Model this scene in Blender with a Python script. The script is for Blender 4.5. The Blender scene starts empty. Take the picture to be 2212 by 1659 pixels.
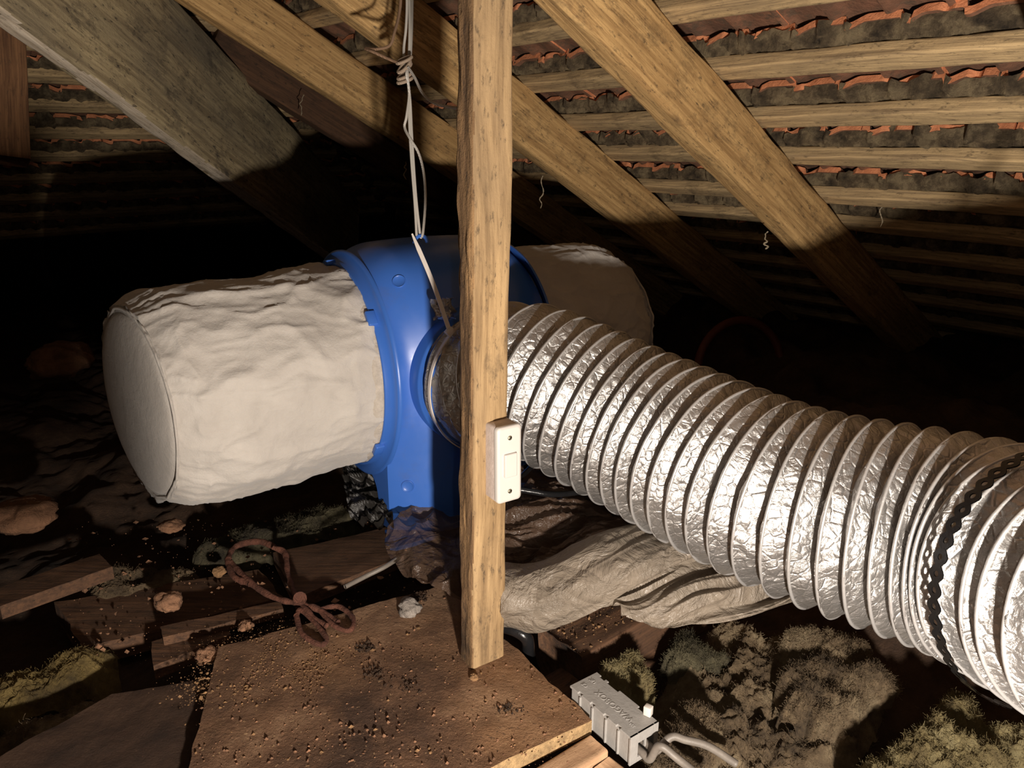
import bpy, bmesh, math, random
import numpy as np
from mathutils import Vector, Matrix, Quaternion
random.seed(7)
C = bpy.context.scene.collection
# ------------------------------------------------------------------ camera, light, exposure
CZ = 0.66                                   # camera height above the ground between the joists
TH = math.radians(17.5)
FPX = 1661.0
cam_d = bpy.data.cameras.new('camera'); cam = bpy.data.objects.new('camera', cam_d); C.objects.link(cam)
cam.location = (0, 0, CZ); cam.rotation_euler = (math.radians(90 - 17.5), 0, 0)
cam_d.sensor_width = 36; cam_d.lens = FPX / 2212 * 36; cam_d.clip_start = 0.02
bpy.context.scene.camera = cam
w = bpy.data.worlds.new('world'); bpy.context.scene.world = w; w.use_nodes = True
w.node_tree.nodes['Background'].inputs[0].default_value = (0.02, 0.012, 0.008, 1)
w.node_tree.nodes['Background'].inputs[1].default_value = 0.02
vs = bpy.context.scene.view_settings
vs.view_transform = 'Standard'; vs.look = 'None'; vs.gamma = 1; vs.exposure = 0.0; vs.use_curve_mapping = False
def lamp(name, loc, power, col, size):
    l = bpy.data.lights.new(name, 'POINT'); l.energy = power; l.color = col; l.shadow_soft_size = size
    o = bpy.data.objects.new(name, l); C.objects.link(o); o.location = (loc[0], loc[1], loc[2] + CZ); return o
lamp('work_lamp', (0.155, -0.14, -0.335), 68, (1.0, 0.89, 0.78), 0.018)      # lamp standing in the hatch
lamp('phone_light', (0.03, -0.02, 0.03), 1.25, (1.0, 0.86, 0.72), 0.006)

# ------------------------------------------------------------------ maths
fwv = np.array([0, math.cos(TH), -math.sin(TH)]); dnv = np.array([0, -math.sin(TH), -math.cos(TH)])
def ray(px, py): return np.array([px - 1106, 0, 0]) + dnv * (py - 829.5) + fwv * FPX
O3 = np.array([0, 0, CZ])
def P(px, py, d): return ray(px, py) / FPX * d + O3                # point at camera depth d
def G(px, py, z):                                                  # point on the level z (world)
    R = ray(px, py); return R * ((z - CZ) / R[2]) + O3
def nrm(v): v = np.asarray(v, float); return v / np.linalg.norm(v)
AZ = math.radians(50); PT = math.radians(29)
U = np.array([math.sin(AZ), math.cos(AZ), 0]); B = np.array([-math.cos(AZ), math.sin(AZ), 0]); Z = np.array([0, 0, 1.0])
c_, s_ = math.cos(PT), math.sin(PT)
R1 = U * c_ - Z * s_; N1 = U * s_ + Z * c_
R2 = B * c_ - Z * s_; N2 = B * s_ + Z * c_
def hsh(i, j, k, seed):
    h = (i * 374761393 + j * 668265263 + k * 2147483647 + seed * 974634777) & 0xFFFFFFFF
    h = ((h ^ (h >> 13)) * 1274126177) & 0xFFFFFFFF
    h = ((h ^ (h >> 16)) * 2246822519) & 0xFFFFFFFF
    return ((h ^ (h >> 15)) & 0xFFFFFF) / float(0xFFFFFF) * 2 - 1
def vn(p, seed=0):
    p = np.asarray(p, float); f = np.floor(p); i = f.astype(np.int64); t = p - f; t = t * t * (3 - 2 * t)
    r = 0
    for dx in (0, 1):
        for dy in (0, 1):
            for dz in (0, 1):
                wgt = (t[..., 0] if dx else 1 - t[..., 0]) * (t[..., 1] if dy else 1 - t[..., 1]) * (t[..., 2] if dz else 1 - t[..., 2])
                r = r + wgt * hsh(i[..., 0] + dx, i[..., 1] + dy, i[..., 2] + dz, seed)
    return r
def fbm(p, oct=4, seed=0, gain=.5):
    r = 0; a = 1; p = np.asarray(p, float)
    for o in range(oct):
        r = r + a * vn(p * 2 ** o + o * 17.3, seed + o); a *= gain
    return r
def ridge(p, oct=3, seed=0):
    r = 0; a = 1; p = np.asarray(p, float)
    for o in range(oct):
        r = r + a * (1 - 2 * np.abs(vn(p * 2 ** o + o * 9.1, seed + o))); a *= .5
    return r
def sst(a, b, x): t = np.clip((x - a) / (b - a), 0, 1); return t * t * (3 - 2 * t)
def spline(pts, n):
    """Catmull-Rom through pts (N,k) -> n samples"""
    p = np.asarray(pts, float); p = np.vstack([2 * p[0] - p[1], p, 2 * p[-1] - p[-2]])
    m = len(p) - 3; t = np.linspace(0, m, n); i = np.minimum(t.astype(int), m - 1); f = (t - i)[:, None]
    a, b, c, d = p[i], p[i + 1], p[i + 2], p[i + 3]
    return .5 * ((2 * b) + (-a + c) * f + (2 * a - 5 * b + 4 * c - d) * f ** 2 + (-a + 3 * b - 3 * c + d) * f ** 3)

# ------------------------------------------------------------------ mesh helpers
def mesh(name, V, Fc, mat, parent=None, smooth=True, mi=None):
    me = bpy.data.meshes.new(name); V = np.asarray(V, float)
    me.from_pydata(V.tolist(), [], Fc if isinstance(Fc, list) else Fc.tolist())
    for m in (mat if isinstance(mat, (list, tuple)) else [mat]): me.materials.append(m)
    if mi is not None: me.polygons.foreach_set('material_index', np.asarray(mi, np.int32))
    me.polygons.foreach_set('use_smooth', [smooth] * len(me.polygons)); me.update()
    o = bpy.data.objects.new(name, me); C.objects.link(o)
    if parent: o.parent = parent
    return o
def gridfaces(nu, nv, cu=False, cv=False, off=0):
    iu = np.arange(nu if cu else nu - 1); iv = np.arange(nv if cv else nv - 1)
    I, J = np.meshgrid(iu, iv, indexing='ij'); I2 = (I + 1) % nu; J2 = (J + 1) % nv
    return (np.stack([I * nv + J, I2 * nv + J, I2 * nv + J2, I * nv + J2], -1).reshape(-1, 4) + off)
class MB:
    def __init__(s): s.v = []; s.f = []; s.m = []; s.n = 0
    def add(s, V, Fc, mi=0):
        V = np.asarray(V, float).reshape(-1, 3); s.v.append(V)
        for q in (Fc.tolist() if not isinstance(Fc, list) else Fc): s.f.append([i + s.n for i in q]); s.m.append(mi)
        s.n += len(V)
    def box(s, c, hx, hy, hz, ax=(1, 0, 0), ay=(0, 1, 0), az=(0, 0, 1), mi=0):
        ax, ay, az = map(np.asarray, (ax, ay, az)); c = np.asarray(c)
        V = [c + ax * hx * i + ay * hy * j + az * hz * k for i in (-1, 1) for j in (-1, 1) for k in (-1, 1)]
        s.add(V, [[0, 1, 3, 2], [4, 6, 7, 5], [0, 4, 5, 1], [2, 3, 7, 6], [0, 2, 6, 4], [1, 5, 7, 3]], mi)
    def tube(s, path, rad, seg=8, mi=0, cap=True):
        V, Fc = tube_geo(path, rad, seg, cap); s.add(V, Fc, mi)
    def build(s, name, mat, parent=None, smooth=True, bevel=0, bseg=2):
        o = mesh(name, np.vstack(s.v), s.f, mat, parent, smooth, s.m)
        if bevel:
            m = o.modifiers.new('b', 'BEVEL'); m.width = bevel; m.segments = bseg; m.limit_method = 'ANGLE'; m.angle_limit = math.radians(40)
        return o
def frames(path):
    p = np.asarray(path, float); t = np.gradient(p, axis=0); t /= np.linalg.norm(t, axis=1)[:, None] + 1e-12
    n = np.zeros_like(p); ref = np.array([0, 0, 1.0]) if abs(t[0][2]) < .9 else np.array([1.0, 0, 0])
    n[0] = nrm(np.cross(np.cross(t[0], ref), t[0]))
    for i in range(1, len(p)):
        v = n[i - 1] - t[i] * np.dot(n[i - 1], t[i]); n[i] = nrm(v)
    return t, n, np.cross(t, n)
def tube_geo(path, rad, seg=8, cap=True):
    p = np.asarray(path, float); t, n, b = frames(p); r = np.broadcast_to(np.asarray(rad, float), (len(p),))
    a = np.linspace(0, 2 * math.pi, seg, endpoint=False)
    V = p[:, None] + r[:, None, None] * (np.cos(a)[None, :, None] * n[:, None] + np.sin(a)[None, :, None] * b[:, None])
    Fc = gridfaces(len(p), seg, cv=True).tolist()
    if cap: Fc.append(list(range(seg))[::-1]); Fc.append([(len(p) - 1) * seg + k for k in range(seg)])
    return V.reshape(-1, 3), Fc
def tag(o, label, cat, group=None, kind=None):
    o['label'] = label; o['category'] = cat
    if group: o['group'] = group
    if kind: o['kind'] = kind
    return o
def empty(name, loc, label, cat, group=None):
    o = bpy.data.objects.new(name, None); C.objects.link(o); o.location = loc; o.empty_display_size = .02
    o['_l'] = 1; del o['_l']
    return tag(o, label, cat, group)
def attach(o, par):          # keep world placement: children meshes are in world coordinates
    o.parent = par; o.matrix_parent_inverse = Matrix.Translation(par.location).inverted(); return o
def struct(o): o['kind'] = 'structure'; return o

# ------------------------------------------------------------------ materials
class NT:
    def __init__(s, name):
        s.m = bpy.data.materials.new(name); s.m.use_nodes = True; s.t = s.m.node_tree; s.b = s.t.nodes['Principled BSDF']
        s.co = s.t.nodes.new('ShaderNodeTexCoord').outputs['Object']
    def n(s, typ, **kw):
        x = s.t.nodes.new(typ)
        for k, v in kw.items():
            if k in x.inputs.keys(): s.set(x.inputs[k], v)
            else: setattr(x, k, v)
        return x
    def set(s, i, v):
        if isinstance(v, bpy.types.NodeSocket): s.t.links.new(v, i)
        else: i.default_value = v
    def map(s, sc, vec=None, loc=(0, 0, 0)):
        x = s.t.nodes.new('ShaderNodeMapping'); s.t.links.new(vec or s.co, x.inputs[0]); x.inputs['Scale'].default_value = sc if isinstance(sc, tuple) else (sc,) * 3
        x.inputs['Location'].default_value = loc; return x.outputs[0]
    def noise(s, scale, detail=5, rough=.55, vec=None, dist=0):
        return s.n('ShaderNodeTexNoise', Scale=scale, Detail=float(detail), Roughness=rough, Vector=vec or s.co, Distortion=float(dist)).outputs[0]
    def vor(s, scale, vec=None, feature='F1', rnd=1.0):
        x = s.t.nodes.new('ShaderNodeTexVoronoi'); x.feature = feature; s.t.links.new(vec or s.co, x.inputs['Vector']); x.inputs['Scale'].default_value = scale
        x.inputs['Randomness'].default_value = rnd; return x.outputs[0]
    def ramp(s, fac, stops):
        x = s.t.nodes.new('ShaderNodeValToRGB'); s.t.links.new(fac, x.inputs[0]); e = x.color_ramp.elements
        for i, (p, c) in enumerate(stops):
            el = e[i] if i < 2 else e.new(p)
            el.position = p; el.color = (c[0], c[1], c[2], 1) if isinstance(c, (tuple, list)) else (c, c, c, 1)
        return x.outputs[0]
    def mix(s, fac, a, b, mode='MIX'):
        x = s.t.nodes.new('ShaderNodeMix'); x.data_type = 'RGBA'; x.blend_type = mode
        for i, v in ((0, fac), (6, a), (7, b)):
            if isinstance(v, bpy.types.NodeSocket): s.t.links.new(v, x.inputs[i])
            else: x.inputs[i].default_value = v if i == 0 else (v[0], v[1], v[2], 1)
        return x.outputs[2]
    def math(s, op, a, b=0.0):
        x = s.t.nodes.new('ShaderNodeMath'); x.operation = op; s.set(x.inputs[0], a); s.set(x.inputs[1], b); return x.outputs[0]
    def bump(s, h, dist, strength=1.0, normal=None):
        x = s.t.nodes.new('ShaderNodeBump'); s.t.links.new(h, x.inputs['Height']); x.inputs['Distance'].default_value = dist; x.inputs['Strength'].default_value = strength
        if normal: s.t.links.new(normal, x.inputs['Normal'])
        return x.outputs[0]
    def out(s, col=None, rough=.8, normal=None, **kw):
        if col is not None: s.set(s.b.inputs['Base Color'], col if isinstance(col, bpy.types.NodeSocket) else (*col, 1))
        s.set(s.b.inputs['Roughness'], rough)
        if normal: s.set(s.b.inputs['Normal'], normal)
        for k, v in kw.items(): s.set(s.b.inputs[k.replace('_', ' ')], v)
        return s.m
def wood(name, light, dark, dirt=(.05, .035, .022), dirtamt=.5, grain=1.0, grey=None, bumpd=.0012, rings=55):
    t = NT(name)
    warp = t.noise(1.0, 3, .5, t.map((2.2, 7, 7)))
    v = t.n('ShaderNodeVectorMath', operation='ADD'); t.t.links.new(t.co, v.inputs[0])
    cc = t.n('ShaderNodeCombineXYZ'); t.t.links.new(t.math('MULTIPLY', warp, .05), cc.inputs[1]); t.t.links.new(t.math('MULTIPLY', warp, .035), cc.inputs[2])
    t.t.links.new(cc.outputs[0], v.inputs[1])
    g1 = t.noise(1.0, 9, .66, t.map((3.5, 150 * grain, 150 * grain), v.outputs[0]))
    g2 = t.noise(1.0, 6, .7, t.map((14, 420 * grain, 420 * grain), v.outputs[0]))
    f = t.math('ADD', t.math('MULTIPLY', g1, .7), t.math('MULTIPLY', g2, .3))
    col = t.ramp(f, [(.41, dark), (.60, light)])
    bl = t.noise(5, 6, .62, t.map((.5, 1.2, 1.2)))
    col = t.mix(t.ramp(bl, [(.42, 0.0), (.66, dirtamt)]), col, grey or tuple(x * 1.3 for x in dark))
    dn = t.noise(17, 9, .75, t.map((.7, 1.2, 1.2), loc=(4, 2, 1)))
    col = t.mix(t.ramp(dn, [(.53, 0.0), (.70, dirtamt * 1.3)]), col, dirt)
    sp = t.noise(150, 5, .75, t.map((.35, 1, 1)))
    col = t.mix(t.ramp(sp, [(.56, 0.0), (.68, min(1, dirtamt * 1.4))]), col, dirt)
    h = t.math('ADD', t.math('MULTIPLY', f, 1.0), t.math('MULTIPLY', t.noise(260, 4, .75), .45))
    return t.out(col, .85, t.bump(h, bumpd))
WOOD = wood('rafter_wood', (.80, .52, .22), (.36, .21, .08), dirtamt=.55)
WOOD_POST = wood('post_wood', (.50, .335, .165), (.22, .135, .06), dirtamt=.55, grey=(.20, .14, .08), grain=.7)
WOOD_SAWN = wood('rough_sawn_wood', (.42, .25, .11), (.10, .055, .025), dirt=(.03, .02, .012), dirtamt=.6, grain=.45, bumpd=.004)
WOOD_PALE = wood('pale_wood_edge', (.86, .76, .62), (.52, .42, .30), dirt=(.14, .11, .08), dirtamt=.5, bumpd=.0015)
WOOD_BATTEN = wood('batten_wood', (.74, .53, .27), (.34, .24, .13), dirtamt=.5, grey=(.16, .12, .075), grain=1.6)
WOOD_HIP = wood('hip_wood', (.62, .50, .29), (.30, .23, .13), dirt=(.06, .05, .04), dirtamt=.7, grey=(.13, .115, .09), grain=.7, bumpd=.0018, rings=20)
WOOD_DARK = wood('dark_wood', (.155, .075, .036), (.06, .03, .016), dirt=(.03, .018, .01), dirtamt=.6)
WOOD_BROWN = wood('brown_wood', (.32, .16, .07), (.14, .065, .03), dirtamt=.4)
WOOD_HATCH = wood('hatch_wood', (.52, .33, .19), (.34, .2, .11), dirtamt=.35, grain=.6)

def m_tile():
    t = NT('tile_underside'); n = t.noise(14, 7, .65)
    col = t.ramp(n, [(.3, (.10, .055, .034)), (.55, (.22, .105, .06)), (.75, (.32, .155, .085))])
    col = t.mix(t.ramp(t.noise(55, 5, .7), [(.5, 0.0), (.62, .75)]), col, (.10, .07, .045))
    return t.out(col, .85, t.bump(t.noise(130, 5, .7), .003))
def m_orange():
    t = NT('broken_clay'); col = t.ramp(t.noise(40, 5, .7), [(.3, (.50, .18, .08)), (.6, (.85, .34, .16))])
    return t.out(col, .8, t.bump(t.noise(200, 4, .7), .002))
def m_mortar():
    t = NT('torching_mortar'); n = t.noise(30, 8, .7)
    col = t.ramp(n, [(.32, (.05, .035, .02)), (.47, (.22, .16, .09)), (.62, (.52, .40, .23))])
    return t.out(col, .95, t.bump(t.noise(150, 9, .8), .014))
def m_dirt(name='ground_dirt', a=(.03, .018, .01), b=(.085, .045, .024), c=(.17, .10, .055)):
    t = NT(name); n = t.noise(11, 9, .7)
    col = t.ramp(n, [(.3, a), (.52, b), (.75, c)])
    col = t.mix(t.ramp(t.noise(140, 4, .7), [(.62, 0.0), (.70, .6)]), col, c)
    return t.out(col, .95, t.bump(t.noise(90, 9, .75), .010))
def m_board():
    t = NT('chipboard_dirty'); n = t.noise(7, 9, .68)
    col = t.ramp(n, [(.36, (.07, .036, .02)), (.5, (.17, .088, .046)), (.64, (.31, .185, .105))])
    col = t.mix(t.ramp(t.noise(3.1, 4, .6, t.map(1.0, loc=(3, 1, 0))), [(.5, 0.0), (.68, .55)]), col, (.36, .19, .085))
    col = t.mix(t.ramp(t.noise(190, 3, .7), [(.60, 0.0), (.66, .55)]), col, (.06, .035, .02))
    col = t.mix(t.ramp(t.noise(230, 2, .6, t.map(1.0, loc=(5, 5, 0))), [(.68, 0.0), (.72, .8)]), col, (.50, .32, .17))
    h = t.math('ADD', t.noise(60, 8, .75), t.math('MULTIPLY', t.noise(260, 3, .7), .5))
    return t.out(col, .93, t.bump(h, .004))
def m_felt():
    t = NT('white_filter_felt')
    n = t.noise(18, 6, .6); col = t.ramp(n, [(.3, (.46, .425, .385)), (.7, (.55, .515, .47))])
    fz = t.noise(330, 4, .75, t.map((1, 1, 1), dist) if False else None)
    h = t.math('ADD', t.math('MULTIPLY', fz, .30), t.noise(75, 5, .65))
    m = t.out(col, .95, t.bump(h, .0016))
    t.b.inputs['Sheen Weight'].default_value = .25; t.b.inputs['Subsurface Weight'].default_value = .15; t.b.inputs['Subsurface Radius'].default_value = (.01, .008, .006)
    t.b.inputs['Subsurface Scale'].default_value = .5
    return m
def m_blue():
    t = NT('blue_plastic'); n = t.noise(60, 5, .7)
    col = t.mix(t.ramp(t.noise(14, 7, .7), [(.56, 0.0), (.75, .25)]), (.045, .15, .54), (.12, .11, .12))
    return t.out(col, t.ramp(n, [(.3, .28), (.8, .42)]), t.bump(t.noise(12, 2, .5), .001), Specular_IOR_Level=.5)
def m_foil():
    t = NT('aluminium_foil')
    cr = t.vor(85, t.map((1, 1, 1), None), 'DISTANCE_TO_EDGE'); c2 = t.noise(120, 5, .7, dist=1.5); c3 = t.noise(38, 4, .6, dist=2.0)
    h = t.math('ADD', t.math('MULTIPLY', c2, .5), t.math('ADD', t.math('MULTIPLY', c3, 1.0), t.math('MULTIPLY', t.math('MINIMUM', cr, .12), 2.0)))
    col = t.ramp(t.noise(25, 5, .6), [(.3, (.46, .445, .43)), (.7, (.58, .57, .56))])
    return t.out(col, .37, t.bump(h, .0019), Metallic=.86)
def m_wire_band():
    t = NT('foil_over_wire'); return t.out((.60, .59, .58), .40, t.bump(t.noise(70, 4, .6), .001), Metallic=.6)
def m_poly(name, tint=(.55, .47, .38), alpha=.62, rough=.28):
    t = NT(name)
    dust = t.noise(13, 7, .7); col = t.mix(t.ramp(dust, [(.45, 0.0), (.7, .6)]), tint, tuple(x * .45 for x in tint))
    h = t.math('ADD', t.noise(25, 5, .6, dist=2.5), t.math('MULTIPLY', t.math('MINIMUM', t.vor(16, t.map((1, 1, 1), None), 'DISTANCE_TO_EDGE'), .10), 1.6))
    t.out(col, rough, t.bump(h, .009)); b = t.b
    tr = t.n('ShaderNodeBsdfTransparent'); tr.inputs[0].default_value = (.86, .80, .74, 1)
    tl = t.n('ShaderNodeBsdfTranslucent'); t.set(tl.inputs[0], col)
    m1 = t.n('ShaderNodeMixShader'); m1.inputs[0].default_value = .25; t.t.links.new(b.outputs[0], m1.inputs[1]); t.t.links.new(tl.outputs[0], m1.inputs[2])
    m2 = t.n('ShaderNodeMixShader'); t.set(m2.inputs[0], t.ramp(dust, [(.3, alpha), (.75, min(1, alpha + .3))]))
    t.t.links.new(tr.outputs[0], m2.inputs[1]); t.t.links.new(m1.outputs[0], m2.inputs[2])
    o = [x for x in t.t.nodes if x.type == 'OUTPUT_MATERIAL'][0]; t.t.links.new(m2.outputs[0], o.inputs[0]); return t.m
def m_wool(name, a, b, c, sc=16):
    t = NT(name); n = t.noise(sc, 9, .72); col = t.ramp(n, [(.32, a), (.5, b), (.68, c)])
    return t.out(col, 1.0, t.bump(t.noise(110, 8, .8, dist=1.0), .012))
def plain(name, col, rough=.5, bumpd=0, metal=0.0, sc=60, var=.25):
    t = NT(name); cc = t.ramp(t.noise(sc, 5, .65), [(.3, tuple(x * (1 - var) for x in col)), (.7, tuple(min(1, x * (1 + var * .4)) for x in col))])
    return t.out(cc, rough, t.bump(t.noise(sc * 2.5, 5, .7), bumpd) if bumpd else None, Metallic=metal)
BOARD_SHADED = m_dirt('shaded_board', (.035, .018, .01), (.085, .042, .022), (.15, .08, .043))  # darkened copy for the lower left board, shadow put into its colour
TILE, ORANGE, MORTAR, DIRT, BOARD, FELT, BLUE, FOIL, FWIRE = m_tile(), m_orange(), m_mortar(), m_dirt(), m_board(), m_felt(), m_blue(), m_foil(), m_wire_band()
FELT_EDGE = plain('filter_hem', (.56, .50, .43), .95, .002, sc=90)
POLY = m_poly('polythene_dusty'); POLY_DARK = m_poly('polythene_brown', (.15, .095, .065), .5, .2)
POLY_PALE = m_poly('polythene_pale', (.36, .30, .235), .86, .30)
BLACKP = plain('black_plastic', (.012, .012, .013), .22, .0005)
BLACK_SHEET = plain('black_polythene', (.02, .018, .016), .4, .001)
WHITEP = plain('white_plastic', (.62, .585, .545), .3, .0, sc=20, var=.05)
SWITCH_SIDE = plain('switch_box_plastic', (.56, .47, .42), .5, .0006, sc=120, var=.18)
NYLON = plain('nylon', (.72, .66, .60), .35, .0, sc=50, var=.08)
GREYP = plain('grey_plastic', (.36, .345, .325), .42, .0004, sc=90, var=.12)
GREY_CABLE = plain('grey_cable_sheath', (.19, .165, .14), .5, .0004)
BRASS = plain('dull_brass_screw', (.42, .37, .25), .35, .0004, metal=.9)
RUST = plain('rusty_iron', (.15, .055, .032), .85, .006, sc=45, var=.6)
HOSE = plain('orange_brown_hose', (.13, .03, .014), .6, .001, sc=20)
STONE = plain('grey_stone', (.32, .28, .245), .95, .006, sc=30, var=.5)
CLAYBIT = plain('clay_rubble', (.30, .155, .085), .95, .006, sc=30, var=.5)
SAND = plain('orange_sand', (.48, .27, .125), .98, .006, sc=110, var=.45)
WOOL_Y = m_wool('yellow_wool', (.12, .08, .03), (.36, .28, .12), (.62, .53, .28))
WOOL_B = m_wool('dusty_wool', (.07, .045, .024), (.26, .18, .098), (.52, .40, .24))
WOOL_YD = m_wool('stained_yellow_wool', (.07, .045, .015), (.26, .18, .055), (.50, .36, .12))
WOOL_G = m_wool('grey_yellow_wool', (.04, .03, .02), (.13, .11, .06), (.27, .235, .13))
COBWEB = plain('cobweb_dust', (.35, .29, .2), 1.0)
def m_rope(name, col):
    t = NT(name); wv = t.n('ShaderNodeTexWave', Vector=t.map((1, 1, 1)), Scale=260.0, Distortion=.6); wv.bands_direction = 'DIAGONAL'
    cc = t.ramp(wv.outputs[1], [(.1, tuple(x * .6 for x in col)), (.6, col)]); return t.out(cc, .8, t.bump(wv.outputs[1], .0006))
ROPE, TWINE = m_rope('white_cord', (.74, .70, .64)), m_rope('brown_twine', (.33, .20, .12))

# ------------------------------------------------------------------ timber: mesh in its own frame, x along the grain
def timber(name, p0, p1, up, wd, ht, mat, label, cat='timber', group=None, parent=None, seg=.012, rough=.0009, wane=.0, seed=0, kind=None, side=None, side_rough=0):
    """box from p0 to p1 (axis through the section centre); wd across, ht along 'up'"""
    p0 = np.asarray(p0, float); p1 = np.asarray(p1, float); L = np.linalg.norm(p1 - p0); x = nrm(p1 - p0)
    zz = nrm(np.asarray(up) - x * np.dot(up, x)); yy = np.cross(zz, x)
    n = max(2, min(320, int(L / seg))); k = 9
    prof = []
    hw, hh = wd / 2, ht / 2; rr = .0022
    for (cx, cy, a0) in ((hw - rr, hh - rr, 0), (-hw + rr, hh - rr, 90), (-hw + rr, -hh + rr, 180), (hw - rr, -hh + rr, 270)):
        for a in (0, 45, 90): prof.append((cx + rr * math.cos(math.radians(a0 + a)), cy + rr * math.sin(math.radians(a0 + a))))
        nx = {0: (-1, 0), 90: (0, -1), 180: (1, 0), 270: (0, 1)}[a0]
        ln = wd if nx[0] else ht; lx, ly = prof[-1]
        for q in range(1, k): prof.append((lx + nx[0] * (ln - 2 * rr) * q / k, ly + nx[1] * (ln - 2 * rr) * q / k))
    prof = np.array(prof); m = len(prof)
    xs = np.linspace(0, L, n); V = np.zeros((n, m, 3)); V[..., 0] = xs[:, None]; V[..., 1] = prof[:, 0]; V[..., 2] = prof[:, 1]
    q = V.reshape(-1, 3)
    d = fbm(q * np.array([12, 60, 60]) + seed * 7, 3, seed) * rough
    rad = q[:, 1:] / np.array([hw, hh]); edge = np.clip(np.abs(rad).min(axis=1) - .72, 0, 1) / .28
    d = d - edge * wane * (vn(q * np.array([9, 3, 3]) + seed, seed + 5) + .6).clip(0, 2)
    lft = np.clip(-q[:, 1] / hw - .85, 0, .1) * 10 * side_rough; d = d + lft * (np.abs(vn(q * np.array([26, 60, 420]) + seed, seed + 2)) * 1.6 - .5)
    dr = q[:, 1:] / (np.linalg.norm(q[:, 1:], axis=1)[:, None] + 1e-9); q[:, 1:] += dr * d[:, None]
    bow = vn(np.stack([xs * 1.3, xs * 0, xs * 0], 1), seed + 9) * .003
    q[:, 2] += np.repeat(bow, m)
    Fc = gridfaces(n, m, cv=True).tolist() + [list(range(m))[::-1], [(n - 1) * m + i for i in range(m)]]
    mi = None
    if side:
        fa = np.array([q[f].mean(axis=0) for f in Fc]); mi = ((fa[:, 1] < -hw * .90) if side[0] == 'left' else (fa[:, 2] < -hh * .985)).astype(int); mat = [mat, side[1]]
    o = mesh(name, q, Fc, mat, mi=mi)
    M = Matrix(((x[0], yy[0], zz[0], p0[0]), (x[1], yy[1], zz[1], p0[1]), (x[2], yy[2], zz[2], p0[2]), (0, 0, 0, 1)))
    o.matrix_world = M
    if kind: o['kind'] = kind
    elif parent is None and label: tag(o, label, cat, group)
    if parent is not None: attach(o, parent); o.matrix_world = M
    return o
def RP(s, t, wv): return R1 * s + B * t + N1 * wv + O3              # point in the frame of the right slope
def LP(s, t, wv): return R2 * s + U * t + N2 * wv + O3              # left (hip end) slope

# ------------------------------------------------------------------ roof covering
def courses(PF, s_list, tlo, thi, name, seed, w0, mats):
    rng = np.random.RandomState(seed); mb = MB(); mo = MB(); per = .075
    def wave(t):
        x = (t / per) % 1.0
        return .0105 * (1 - sst(.62, .97, x)) * sst(0, .06, x) - .005
    for k, s0 in enumerate(s_list):
        s1 = s_list[k + 1] if k + 1 < len(s_list) else s0 + .14
        head, tail = s0 - .036, s1 + .012
        a, bnd = tlo(s0), thi(s0); t = a + rng.rand() * .1; ph = rng.rand() * .1
        while t < bnd:
            wdt = .225; te = min(t + wdt - .003, bnd); js, jw = rng.normal(0, .0035), abs(rng.normal(0, .002))
            if te - t < .02: break
            n = max(3, int((te - t) / .0028)); ts = np.linspace(t, te, n); ss = np.array([head + js, head + js + .03, head + js + .08, (head + tail) / 2 + .03, tail + js])
            th = .011
            chip = np.clip(vn(np.stack([ts * 45, ts * 0 + k, ts * 0], 1), seed + 3), .25, 1) - .25
            T, S = np.meshgrid(ts, ss, indexing='ij'); S = S.copy(); S[:, 0] += chip * .014
            Wl = w0 + jw + wave(T + ph) + (S - head) / (tail - head) * .022
            lo = PF(S[..., None], T[..., None], Wl[..., None]); hi = PF(S[..., None], T[..., None], (Wl + th)[..., None])
            m = len(ss); off = 0
            mb.add(lo, gridfaces(n, m), 0)
            mb.add(hi, gridfaces(n, m), 0)
            hd = np.stack([lo[:, 0], hi[:, 0]], 1); mb.add(hd, gridfaces(n, 2), 1)
            tl = np.stack([lo[:, -1], hi[:, -1]], 1); mb.add(tl, gridfaces(n, 2), 0)
            for e in (0, -1): mb.add(np.stack([lo[e], hi[e]], 1), gridfaces(m, 2), 1)
            t += wdt
        # torching: rough mortar smeared under the tile heads above the batten, partly over the broken heads
        n = int((bnd - a) / .005) + 2; ts = np.linspace(a, bnd, n); m = 14
        vv = np.linspace(0, 1, m); T, Vv = np.meshgrid(ts, vv, indexing='ij')
        q = np.stack([T * 22, Vv * 1.5 + k * 5, Vv * 0], -1)
        up = fbm(q[:, :1] * np.array([1, 0, 1]) + k * 3.1, 3, seed + 11)
        start = s0 - .033 + .0 * up; xw = ((T[:, :1] + ph) / per) % 1.0; cover = np.clip(up - .35, 0, 1) * .05 + .010 * np.clip(1 - np.abs((xw + .12) % 1.0 - .08) / .13, 0, 1) * (up > -.35)
        S = start - cover + (s0 - .006 - start + cover) * Vv
        Wm = w0 - .0035 - .0075 * Vv + fbm(q * np.array([2, 4, 1]) * 1.4, 4, seed + 21) * .0055 - np.sin(Vv * math.pi) * .003
        Wm = Wm + (1 - sst(0, .12, Vv)) * .010 + wave(T + ph) * (1 - Vv) * .7
        mo.add(PF(S[..., None], T[..., None], Wm[..., None]), gridfaces(n, m), 0)
    o = struct(mb.build(name, [TILE, ORANGE], smooth=False)); c = mo.build('mortar', MORTAR, o); return o
S_R = [.02, .165, .31, .452, .60, .745, .885, 1.025, 1.158, 1.31, 1.435, 1.575, 1.715, 1.855, 1.995, 2.135, 2.275]
courses(RP, S_R, lambda s: -.5, lambda s: 1.47 + .874 * s, 'ceiling', 3, .636, None)
S_L = [.95, 1.075, 1.2, 1.325, 1.45, 1.575, 1.695, 1.815, 1.94, 2.065, 2.19, 2.315, 2.44, 2.565, 2.69]
courses(LP, S_L, lambda s: -2.2, lambda s: -.55 + .874 * s, 'ceiling_left', 8, 1.187, None)
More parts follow.
